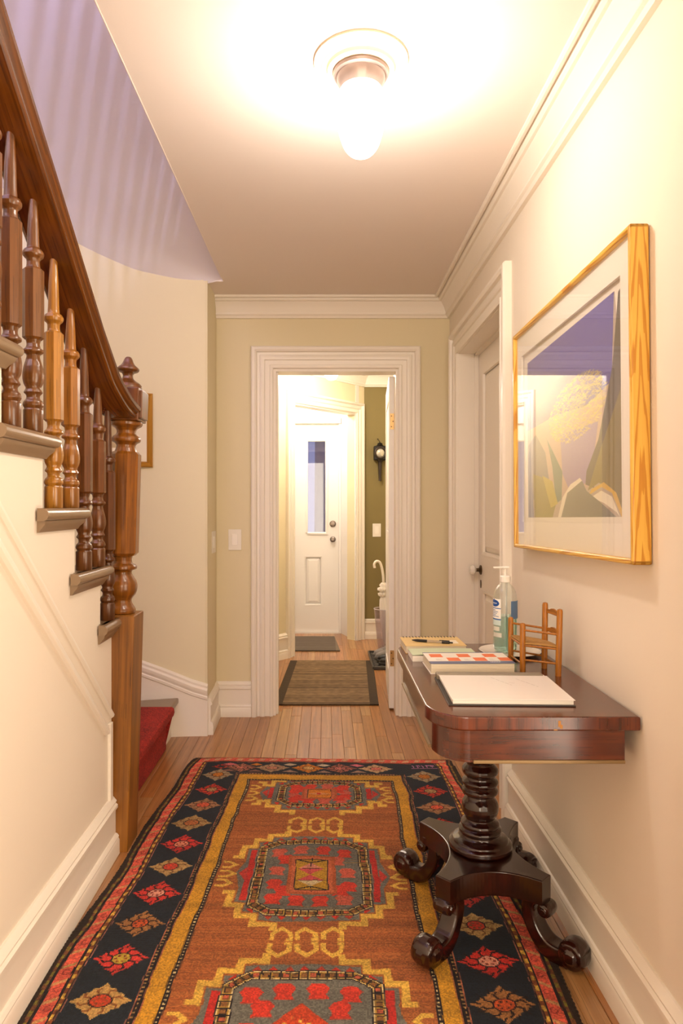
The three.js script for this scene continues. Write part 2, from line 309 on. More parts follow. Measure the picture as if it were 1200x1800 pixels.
// panelled doors ----------------------------------------------------
function doorLeaf(group, w, h, t, panels, m) {       // local: x 0..w, y 0..h, front face at z = t
  const s = polyShape([[0, 0], [w, 0], [w, h], [0, h]]);
  for (const [a, b, c, d] of panels) { const hole = new THREE.Path(); hole.moveTo(a, c); hole.lineTo(a, d); hole.lineTo(b, d); hole.lineTo(b, c); hole.closePath(); s.holes.push(hole); }
  mesh('leaf_frame', [boxUV(new THREE.ExtrudeGeometry(s, { depth: t, bevelEnabled: false }))], m, group);
  for (const [a, b, c, d, kind] of panels) {
    if (kind === 'glass') continue;
    const g = [new THREE.BoxGeometry(b - a, d - c, t * 0.4).translate((a + b) / 2, (c + d) / 2, t * 0.35)];
    const k = 0.045, e = 0.012, z0 = t * 0.55, z1 = t * 0.86, A = [[a + e, c + e], [b - e, c + e], [b - e, d - e], [a + e, d - e]], B = [[a + k, c + k], [b - k, c + k], [b - k, d - k], [a + k, d - k]];
    const pos = []; for (let i = 0; i < 4; i++) { const p = A[i], q = A[(i + 1) % 4], r = B[(i + 1) % 4], u = B[i]; pos.push(...p, z0, ...q, z0, ...r, z1, ...p, z0, ...r, z1, ...u, z1); }
    pos.push(...B[0], z1, ...B[1], z1, ...B[2], z1, ...B[0], z1, ...B[2], z1, ...B[3], z1);
    const pg = new THREE.BufferGeometry(); pg.setAttribute('position', new THREE.Float32BufferAttribute(pos, 3)); pg.computeVertexNormals(); g.push(pg);
    const p = mesh('panel', g, m, group);
    const n = new THREE.Vector3(0, 0, 1), loop = [[a, c], [a, d], [b, d], [b, c], [a, c]].map(q => new THREE.Vector3(q[0], q[1], t));
    mesh('panel_moulding', [sweep(loop, n, [[0.0, 0.003], [0.012, -0.001], [0.016, -0.012], [0, -0.012]], 0.5)], m, p);
  }
}
function knobParts(group, x, y, z, ball, rose) {
  const rs = mesh('knob_rose', [lathe([[0, 0], [0.026, 0], [0.026, 0.004], [0.018, 0.008], [0.010, 0.010], [0.009, 0.03], [0, 0.03]], 24).rotateX(Math.PI / 2).translate(x, y, z)], rose, group, 'dark metal rose');
  mesh('knob', [lathe(smoothProf([[0.009, 0.026], [0.014, 0.03], [0.026, 0.038], [0.028, 0.048], [0.022, 0.058], [0.0, 0.062]]), 24).rotateX(Math.PI / 2).translate(x, y, z)], ball, rs);
}
{
  const d = structGroup('door_1', 'cream panelled door with a white porcelain knob in the right wall', 'door');
  d.position.set(XR + 0.108 + 0.04, 0.008, -(DR1 - 0.006)); d.rotation.y = -Math.PI / 2;      // local x -> towards camera, +z -> -X
  const w = DR1 - DR0 - 0.012;
  doorLeaf(d, w, 2.036, 0.04, [[0.085, w - 0.085, 0.96, 1.93], [0.085, w - 0.085, 0.20, 0.77]], M.trim);
  knobParts(d, 0.055, 0.875, 0.04, M.porcelain, M.brassOld);
  mesh('keyhole_plate', [lathe([[0, 0], [0.011, 0], [0.011, 0.003], [0, 0.004]], 20).scale(1, 1, 2).rotateX(Math.PI / 2).translate(0.055, 0.80, 0.04)], M.brassOld, d, 'dark oval keyhole plate');
}
{
  const d = structGroup('door_2', 'white door leaf folded back into the vestibule, seen edge on with brass hinge', 'door');
  d.position.set(0.384, 0.012, -(ZB + 0.105)); d.rotation.y = Math.PI / 2 - 0.06;
  const w = 0.69;
  doorLeaf(d, w, 1.99, 0.034, [[0.1, w - 0.1, 1.05, 1.86], [0.1, w - 0.1, 0.2, 0.85]], M.white);
  for (const y of [1.72, 0.30]) { const h = mesh('hinge', [new THREE.BoxGeometry(0.003, 0.095, 0.030).translate(-0.002, y, 0.021), new THREE.CylinderGeometry(0.006, 0.006, 0.1, 12).translate(-0.004, y, 0.042)], phys(0xb89460, 0.35, { metalness: 0.7 }), d, 'brass butt hinge');
    for (let k = 0; k < 3; k++) mesh('screw', [new THREE.CylinderGeometry(0.004, 0.004, 0.002, 10).rotateZ(Math.PI / 2).translate(-0.004, y - 0.032 + k * 0.032, 0.014 + (k % 2) * 0.01)], M.brassOld, h); }
}
{
  const d = structGroup('door_4', 'unseen white door with a pane at the right beside the viewpoint', 'door');
  d.position.set(XR + 0.148, 0.008, -1.194); d.rotation.y = -Math.PI / 2;
  doorLeaf(d, 0.868, 2.04, 0.04, [[0.1, 0.768, 0.3, 1.93, 'glass']], M.trim);
  mesh('glow_panel', [new THREE.BoxGeometry(0.668, 1.63, 0.008).translate(0.434, 1.115, 0.02)], phys(0xffffff, 0.6, { emissive: new THREE.Color(1, 0.88, 0.72), emissiveIntensity: 0.8 }), d, 'unseen glowing panel, placed to light the left wall');
  const a = new THREE.RectAreaLight(new THREE.Color(1, 0.86, 0.68), SIDE_LIGHT, 0.65, 1.6); a.position.set(0.434, 1.115, 0.03); a.rotation.y = Math.PI; d.add(a);  // out of view, placed to light the left wall and stairs
}

// ---------------------------------------------------------------- vestibule
const PHI = Math.atan2(0.765, 0.644), AO = [-0.28, 5.54];
const ang = g => g.rotateY(PHI).translate(AO[0], 0, -AO[1]);        // local x along the angled wall, +z out of it
const lbox = (x0, x1, y0, y1, z0, z1, r = 0) => { const g = r ? new RoundedBoxGeometry(x1 - x0, y1 - y0, z1 - z0, 2, r) : new THREE.BoxGeometry(x1 - x0, y1 - y0, z1 - z0); return boxUV(g.translate((x0 + x1) / 2, (y0 + y1) / 2, (z0 + z1) / 2)); };
const A0 = 0.04, A1 = 0.87, AH = 2.065;
struct('wall_vestibule', 'angled pale yellow vestibule wall around the front door passage', 'wall', [
  ang(lbox(-0.78, A0, 0, H, -0.10, 0)), ang(lbox(A0, A1, AH, H, -0.10, 0)), ang(lbox(A1, 1.0, 0, H, -0.10, 0)), box(-0.86, -0.75, 0, H, 4.1, 5.1)], M.wallBack);
struct('wall_olive', 'olive green wall at the far end of the vestibule', 'wall', [box(0.362, 0.95, 0, H, 6.30, 6.40)], M.olive);
struct('wall_vestibule_right', 'pale wall behind the opened vestibule door', 'wall', [box(0.80, 0.92, 0, H, 4.10, 6.4)], M.wallBack);
struct('trim_7', 'white crown moulding around the vestibule', 'moulding', [
  sweep([V3(-0.75, H, 5.0), V3(0.36, H, 6.30), V3(0.80, H, 6.30), V3(0.80, H, 4.11)], UP, CROWN)], M.trim);
{
  const c = CASING.map(([a, b]) => [a * 0.75, b]), n = new THREE.Vector3(0, 0, 1), L = (x, y) => new THREE.Vector3(x, y, 0);
  struct('trim_8', 'white casing of the angled passage to the front door', 'door casing', [
    ang(sweep([L(A1, 0), L(A1, AH), L(A0, AH), L(A0, 0)], n, c)), ang(lbox(A0 - 0.003, A0 + 0.012, 0, AH, -0.10, 0.002)), ang(lbox(A0, A1, AH - 0.012, AH + 0.002, -0.10, 0.002))], M.trim);
}
struct('baseboard_vestibule', 'white moulded baseboards of the vestibule', 'baseboard', [
  sweep([V3(-0.75, 0, 5.0), V3(AO[0] + 0.644 * (A0 - 0.096), 0, AO[1] + 0.765 * (A0 - 0.096))], UP, BASE), sweep([V3(0.36, 0, 6.30), V3(0.80, 0, 6.30)], UP, BASE.map(([a, b]) => [a, b * 0.9]))], M.trim);
// entry passage: splayed white reveal, head, side, wall above the door
const ZD = 6.56;
struct('wall_entry', 'white splayed reveal and head of the front door passage', 'wall', [
  planExtrude(polyShape([[0.278, 6.19], [0.150, ZD], [0.15, ZD + 0.1], [0.36, ZD + 0.1], [0.40, 6.42], [0.36, 6.32]]), 0, 2.43),
  box(-0.80, 0.2, 2.065, 2.43, ZD - 0.01, ZD + 0.1), box(-0.90, -0.76, 0, 2.43, 5.15, ZD + 0.1)], M.white);
struct('trim_9', 'white frame around the front door', 'door casing', [box(-0.80, 0.152, 2.012, 2.07, ZD - 0.035, ZD + 0.06, 0.003), box(0.132, 0.155, 0, 2.012, ZD - 0.02, ZD + 0.06, 0.003), box(-0.80, -0.735, 0, 2.012, ZD - 0.02, ZD + 0.06, 0.003), box(-0.735, 0.132, 0, 0.014, ZD - 0.02, ZD + 0.06)], M.white);
{
  const d = structGroup('door_3', 'white front door with a narrow glass light and a raised panel', 'door');
  const w = 0.864; d.position.set(-0.733, 0.016, -(ZD + 0.045));
  // one raised panel and one glazed light at the lock side, their pair towards the hinges
  const xg = [0.565, 0.74], xh = [0.125, 0.30];
  doorLeaf(d, w, 1.994, 0.045, [[xg[0], xg[1], 0.952, 1.83, 'glass'], [xh[0], xh[1], 0.952, 1.83, 'glass'], [0.535, 0.705, 0.25, 0.725], [0.125, 0.30, 0.25, 0.725]], M.white);
  for (const [a, b] of [xg, xh]) {
    mesh('glass_pane', [new THREE.BoxGeometry(b - a, 0.878, 0.004).translate((a + b) / 2, 1.391, 0.02)], phys(0xffffff, 0.02, { transmission: 1, thickness: 0, ior: 1.5 }), d, 'clear narrow glass light');
    const fr = [[a, 0.952], [a, 1.83], [b, 1.83], [b, 0.952], [a, 0.952]].map(q => new THREE.Vector3(q[0], q[1], 0.045));
    mesh('glass_frame', [sweep(fr, new THREE.Vector3(0, 0, 1), [[-0.022, 0], [-0.020, 0.010], [-0.006, 0.013], [0.004, 0.006], [0.004, -0.02], [-0.004, -0.02]])], M.white, d);
  }
  mesh('deadbolt', [lathe([[0, 0], [0.031, 0], [0.031, 0.008], [0.026, 0.014], [0.014, 0.016], [0, 0.016]], 28).rotateX(Math.PI / 2).translate(0.808, 1.035, 0.045), new THREE.BoxGeometry(0.034, 0.010, 0.012).translate(0.808, 1.035, 0.066)], M.nickel, d, 'round dull metal deadbolt');
  knobParts(d, 0.808, 0.888, 0.045, M.nickel, M.nickel);
}
// outside the front door: porch floor, and an added post as the pale shape in the glass
struct('ground', 'porch floor outside the front door', 'floor', [box(-2.5, 2.5, -0.2, -0.05, 6.75, 12)], mat(0x8a8890, 0.9));
{
  const p = thing('added_post', 'added pale post behind the front door glass, for its paler half', 'post', [-0.055, -0.05, 8.2]);
  mesh('shaft', [lathe([[0.09, 0.1], [0.075, 0.4], [0.065, 2.3], [0.08, 2.36]], 20), new THREE.BoxGeometry(0.2, 0.1, 0.2).translate(0, 0.05, 0)], mat(0xa8a0a8, 0.7), p);
}

// ---------------------------------------------------------------- lamps
const glowMat = phys(0xffffff, 0.35, { emissive: new THREE.Color(1.0, 0.92, 0.80), emissiveIntensity: 5 });
function ceilingLamp(label, X, Z, power, group) {
  const l = thing('ceiling_lamp', label, 'ceiling lamp', [X, H, Z], 0, group);
  mesh('ceiling_rose', [lathe([[0, 0], [0.126, 0], [0.127, -0.006], [0.118, -0.010], [0.114, -0.012], [0.106, -0.022], [0.100, -0.023], [0.094, -0.020], [0.090, -0.028], [0.084, -0.030], [0.076, -0.030], [0, -0.030]], 56)], M.rose, l, 'cream turned ceiling rose');
  mesh('gallery', [lathe([[0.030, -0.030], [0.074, -0.030], [0.076, -0.034], [0.074, -0.040], [0.066, -0.044], [0.064, -0.058], [0.058, -0.070], [0.054, -0.078], [0.050, -0.078], [0.055, -0.056], [0.03, -0.05]], 48)], M.lampBrass, l, 'satin metal shade holder');
  mesh('lamp_globe', [lathe(smoothProf([[0.048, -0.068], [0.058, -0.082], [0.067, -0.105], [0.068, -0.135], [0.064, -0.170], [0.056, -0.205], [0.044, -0.235], [0.026, -0.253], [0.0, -0.258]], 4), 40), lathe([[0.048, -0.068], [0, -0.068]], 40)], glowMat, l, 'glowing white glass shade');
  const p = new THREE.PointLight(LAMP_COLOR, power, 0, 2); p.position.set(0, -0.205, 0); p.castShadow = true; p.shadow.radius = 2.6; p.shadow.bias = -0.002; l.add(p);
  return l;
}
ceilingLamp('lit white glass ceiling lamp with a round plaster rose over the hall', 0.097, 1.846, HALL_LAMP);
ceilingLamp('small lit ceiling lamp seen through the vestibule doorway', 0.048, 5.15, VESTIBULE_LAMP);
ceilingLamp('unseen ceiling lamp above the door head, placed to light the front door passage', -0.24, 6.14, UNSEEN_ENTRY_LAMP);  // hidden above the passage head, placed to brighten the front door
// unseen lit panel behind the viewpoint, placed to light faces towards the camera
{
  const w = structGroup('window_2', 'tall unseen lit panel behind the viewpoint, placed to light the camera facing sides', 'window'); w.position.set(0, 0.25, 2.29);
  mesh('unseen_frame', [[-0.62, 0.62, 0, 0.06], [-0.62, 0.62, 1.94, 2.0], [-0.62, -0.56, 0.06, 1.94], [0.56, 0.62, 0.06, 1.94], [-0.03, 0.03, 0.06, 1.94]].map(([a, b, c, d]) => new THREE.BoxGeometry(b - a, d - c, 0.05).translate((a + b) / 2, (c + d) / 2, 0)), M.trim, w);
  for (const x of [-0.295, 0.295]) mesh('glow_panel', [new THREE.BoxGeometry(0.53, 1.88, 0.008).translate(x, 1.0, 0)], phys(0xffffff, 0.6, { emissive: new THREE.Color(1, 0.86, 0.68), emissiveIntensity: 0.8 }), w);
  for (const x of [-0.295, 0.295]) { const a = new THREE.RectAreaLight(new THREE.Color(1, 0.86, 0.69), REAR_LIGHT, 0.52, 1.86); a.position.set(x, 1.0, -0.03); w.add(a); }
}
// unseen upstairs window, placed to send cool light between the landing balusters
{
  const w = structGroup('window_1', 'tall narrow unseen window upstairs, placed to light the stair soffit', 'window');
  w.position.set(0.97, 2.7, 1.04);
  mesh('unseen_frame', [[-0.18, 0.18, 0, 0.03], [-0.18, 0.18, 1.17, 1.2], [-0.18, -0.15, 0.03, 1.17], [0.15, 0.18, 0.03, 1.17]].map(([a, b, c, d]) => new THREE.BoxGeometry(0.06, d - c, b - a).translate(0, (c + d) / 2, (a + b) / 2)), M.trim, w);
  mesh('glow_panel', [new THREE.BoxGeometry(0.01, 1.14, 0.30).translate(0.0, 0.6, 0)], phys(0xffffff, 0.2, { emissive: new THREE.Color(0.45, 0.5, 1), emissiveIntensity: 1.5 }), w);
  const a = new THREE.RectAreaLight(new THREE.Color(0.50, 0.52, 1.0), UNSEEN_WINDOW, 0.26, 1.1);
  a.position.set(-0.02, 0.6, 0); w.add(a); a.lookAt(new THREE.Vector3(-3, 3.3, 1.04));
}
{
  const b = thing('unseen_landing_balustrade', 'unseen balustrade of the upper landing above the hall ceiling', 'balustrade', [-0.50, 2.63, 0.5]);  // out of view, placed to break the upstairs light into streaks
  for (let k = 0; k < 22; k++) mesh('baluster', [lathe([[0.02, 0], [0.024, 0.1], [0.014, 0.14], [0.024, 0.2], [0.024, 0.55], [0.012, 0.6], [0.010, 0.85]], 12).translate(0, 0, -k * 0.13)], M.stairWood[k % 3], b);
  mesh('rail', [box(-0.04, 0.04, 0.85, 0.91, -0.1, 2.9, 0.015)], M.rail, b);
}

// ---------------------------------------------------------------- staircase
{
  const st = thing('staircase', 'dark wooden staircase with turned balusters, heavy newel post and red carpet', 'staircase', [0, 0, 0]);
  const XO = -0.72, ZN = 2.4825, XN = -0.764;                        // outer end of the treads, newel centre
  const nose = (w) => { const p = []; for (let i = 0; i <= 10; i++) { const a = -Math.PI / 2 + Math.PI * i / 10; p.push([w + 0.017 * Math.cos(a), -0.017 + 0.017 * Math.sin(a)]); } return p; };
  for (let k = 4; k <= 13; k++) {
    const y = treadY(k), zf = k === 4 ? 2.448 : riserZ(k) + 0.04, zn = riserZ(k + 1) - (k === 4 ? 0.035 : 0.05);
    const t = mesh('tread', [box(-1.695, XO - 0.017, y - 0.033, y, riserZ(k + 1) - 0.01, zf - 0.017)], M.taupe, st, k === 4 ? 'taupe painted tread with rounded nosing' : undefined);
    // rounded nosing on the hall side, mitred round to the front
    const prof = [[-0.03, 0], [-0.03, -0.034], ...nose(-0.017)];
    mesh('nosing', [sweep([V3(XO, y, zn), V3(XO, y, zf), V3(-1.69, y, zf)].reverse().map(v => v), UP, prof.map(([a, b]) => [-a, b]))], M.taupe, t);
    const sc = [[-0.03, -0.034], [0, -0.034], [-0.003, -0.044], [-0.012, -0.054], [-0.018, -0.064], [-0.03, -0.064]];
    mesh('cove_moulding', [sweep([V3(-1.69, y, zf - 0.012), V3(XO - 0.012, y, zf - 0.012), V3(XO - 0.012, y, zn + 0.012)], UP, sc.map(([a, b]) => [-a, b]))], M.taupe, t);
    if (k > 4) mesh('riser', [box(-1.695, XL - 0.039, treadY(k - 1), y - 0.033, riserZ(k) - 0.015, riserZ(k))], M.trim, st);
    mesh('carpet_runner', [box(-1.50, -0.95, y - 0.03, y + 0.008, riserZ(k + 1), zf + 0.006, 0.006)], M.carpet, st);
  }
  // winders around the newel
  const piv = [-0.79, 2.5], steps = [[1, 0], [2, 32], [3, 62], [4, 90]];
  const reach = (deg, off = 0) => { const a = deg * Math.PI / 180, d = [-Math.sin(a), Math.cos(a)]; let R = 0.2; while (R < 1.6) { const p = [piv[0] + d[0] * R, piv[1] + d[1] * R]; const rr = Math.hypot(p[0] - ARC_C[0], p[1] - ARC_C[1]); if (rr > ARC_R - 0.02 || p[0] < -1.68) break; R += 0.01; } return [piv[0] + d[0] * R, piv[1] + d[1] * R]; };
  for (let i = 0; i < 3; i++) {
    const [k, a0] = steps[i], arc = []; for (let q = a0; q <= 96; q += 4) arc.push(reach(q));
    const y = treadY(k), off = i === 0 ? [-0.03, 0] : [0, 0];
    const body = [[piv[0] + (i ? 0 : -0.025), piv[1]], ...arc.map((p, n) => n === 0 && i === 0 ? [p[0] - 0.025, p[1]] : p)];
    const s = mesh('winder_riser', [planExtrude(polyShape(body), Math.max(0, y - 0.25), y - 0.033)], M.trim, st, 'white painted winder riser');
    const top = [[piv[0] + 0.02, piv[1] + 0.05], ...arc.map((p, n) => n === 0 ? [p[0] + (i === 0 ? 0.012 : 0.03), p[1]] : p), [piv[0] - 0.3, piv[1] - 0.02]];
    mesh('winder_tread', [planExtrude(polyShape(top), y - 0.033, y, 0.010)], M.taupe, st);
    if (i === 0) {                                                    // carpet hanging over the nosing of the first step
      const g = sweep([V3(0, 0, 2.56), V3(0, 0, 3.43)], UP, [[-1.25, y + 0.001], [-0.772, y + 0.001], [-0.765, y - 0.006], [-0.763, y - 0.026], [-0.772, y - 0.040], [-0.806, y - 0.055], [-0.806, 0.004], [-0.798, 0.004], [-0.796, y - 0.048], [-0.760, y - 0.034], [-0.755, y - 0.018], [-0.758, y + 0.002], [-0.770, y + 0.009], [-1.25, y + 0.009]]);
      mesh('carpet_runner', [g], M.carpet, st, 'red carpet over the first step');
    } else mesh('carpet_runner', [planExtrude(polyShape([[piv[0] - 0.05, piv[1] + 0.15], ...arc.map(p => [lerp(piv[0], p[0], 0.85), lerp(piv[1], p[1], 0.85)])]), y - 0.002, y + 0.008)], M.carpet, st);
  }
  // balusters
  const railUnder = Z => Z < 2.26 ? 2.117 - 0.80 * (Z - 1.643) : 1.6234 - 0.62 * (Z - 2.26) - (Z > 2.33 ? -0.9 * (Z - 2.33) ** 2 * 2 : 0);
  const baseProf = [[0, 0], [0.0235, 0], [0.0245, 0.002], [0.0245, 0.058], [0.022, 0.062], [0.0, 0.062]];
  const vaseProf = smoothProf([[0.018, 0.060], [0.022, 0.064], [0.0255, 0.072], [0.022, 0.082], [0.018, 0.086], [0.0165, 0.094], [0.018, 0.098], [0.023, 0.104], [0.019, 0.112], [0.0185, 0.116], [0.024, 0.128], [0.0265, 0.146], [0.0245, 0.166], [0.019, 0.186], [0.0165, 0.198], [0.018, 0.203], [0.025, 0.208], [0.025, 0.214], [0.019, 0.220], [0.0165, 0.228], [0.018, 0.238], [0.020, 0.242]], 3);
  const places = [[10, 0.47], [10, 0.60], [9, 0.71], [9, 0.84], [8, 0.945], [8, 1.07], [7, 1.18], [7, 1.305], [6, 1.412], [6, 1.54], [6 - 0.5, 1.643], [5.5, 1.772], [4.5, 1.905], [4.5, 2.032], [3.5, 2.145], [3.5, 2.275], [2.5, 2.378]];
  const stepAt = Z => { for (let k = 13; k >= 5; k--) if (Z < riserZ(k) && Z >= riserZ(k + 1)) return k; return 4; };
  const tones = [4, 5, 1, 4, 6, 5, 1, 4, 5, 0, 0, 1, 2, 3, 4, 5, 6];
  places.forEach(([, Z], i) => {
    const k = stepAt(Z), y0 = treadY(k), L = railUnder(Z) + 0.012 - y0, m = M.stairWood[tones[i]];
    const extra = L - 0.73, oct0 = 0.240, oct1 = 0.240 + 0.275 + extra * 0.72;
    const b = mesh('baluster', [lathe(baseProf, 24).translate(0, 0, 0), lathe(vaseProf, 24)], m, st, tones[i] === 2 || tones[i] === 3 ? 'lighter golden baluster' : undefined);
    b.position.set(-0.757, y0, -Z);
    mesh('octagonal_shaft', [lathe([[0, oct0], [0.020, oct0], [0.0265, oct0 + 0.006], [0.0265, oct1 - 0.006], [0.020, oct1], [0, oct1]], 8, 0.3, Math.PI / 8)], m, b);
    mesh('spindle', [lathe(smoothProf([[0.018, oct1 - 0.001], [0.0165, oct1 + 0.010], [0.0175, oct1 + 0.022], [0.025, oct1 + 0.030], [0.0265, oct1 + 0.038], [0.022, oct1 + 0.047], [0.017, oct1 + 0.050], [0.0155, oct1 + 0.060], [0.0135, lerp(oct1, L, 0.6)], [0.0095, L]], 3), 20)], m, b);
  });
  // handrail with its easing into the newel
  {
    const path = []; for (let Z = 0.30; Z <= 2.22; Z += 0.12) path.push([Z, railUnder(Z)]);
    for (let Z = 2.24; Z <= 2.4201; Z += 0.015) path.push([Z, railUnder(Z)]);
    const half = [[0, 0], [0.048, 0], [0.055, 0.004], [0.056, 0.010], [0.052, 0.014], [0.060, 0.020], [0.068, 0.028], [0.070, 0.036], [0.067, 0.043], [0.058, 0.047], [0.054, 0.050], [0.046, 0.060], [0.030, 0.068], [0.0, 0.072]];
    const prof = [...half.map(([b, a]) => [a, b]), ...half.slice(1, -1).reverse().map(([b, a]) => [a, -b])];
    const g = sweep(path.map(q => V3(-0.757, q[1], q[0])), new THREE.Vector3(-1, 0, 0), prof, 0.5);
    const p = g.attributes.position;
    for (let i = 0; i < p.count; i++) { const Z = -p.getZ(i), t = clamp((Z - 2.15) / 0.27, 0, 1); p.setX(i, p.getX(i) + 0.032 * t * t); }
    mesh('handrail', [g], M.rail, st, 'broad moulded mahogany handrail');
  }
  // newel post
  {
    const Y = py => 1.23 - (py - 888) * 0.002069;
    const nw = mesh('newel_post', [box(-0.0645, 0.0645, 0, Y(1077), -0.0645, 0.0645, 0.004)], M.newelBase, st, 'square golden oak newel base');
    nw.position.set(XN, 0, -ZN); nw.rotation.z = -0.028;
    const L = (a) => a.map(([r, py]) => [r, Y(py)]);
    mesh('newel_turning', [lathe(smoothProf(L([[0.0, 1078], [0.040, 1078], [0.050, 1075], [0.0505, 1070], [0.046, 1066], [0.038, 1060], [0.035, 1054], [0.040, 1049], [0.050, 1042], [0.0545, 1032], [0.052, 1022], [0.042, 1014], [0.034, 1008], [0.033, 1005], [0.036, 1002], [0.050, 999], [0.051, 995], [0.046, 992], [0.035, 989], [0.032, 983], [0.034, 977], [0.0, 975]]), 3), 36)], M.newel, nw);
    mesh('octagonal_shaft', [lathe(L([[0, 976], [0.045, 976], [0.0555, 971], [0.0555, 799], [0.045, 794], [0, 794]]), 8, 0.3, Math.PI / 8)], M.newel, nw);
    mesh('newel_collar', [lathe(smoothProf(L([[0.0, 796], [0.040, 796], [0.036, 789], [0.034, 783], [0.040, 779], [0.050, 776], [0.0515, 771], [0.046, 767], [0.036, 763], [0.034, 758], [0.040, 753], [0.053, 749], [0.057, 745], [0.054, 741], [0.0, 740]]), 3), 36)], M.newel, nw);
    mesh('newel_block', [box(-0.056, 0.056, Y(741), Y(684), -0.056, 0.056, 0.003), box(0.05, 0.066, Y(737), Y(688), -0.044, 0.044, 0.004)], M.newelDark, nw);
    mesh('finial', [lathe(smoothProf(L([[0.0, 685], [0.050, 685], [0.052, 681], [0.046, 675], [0.034, 671], [0.028, 669], [0.020, 665], [0.018, 660], [0.022, 656], [0.036, 653], [0.040, 649], [0.034, 645], [0.026, 642], [0.019, 637], [0.014, 631], [0.008, 627.5], [0, 627]]), 3), 32)], M.newelDark, nw);
  }
}

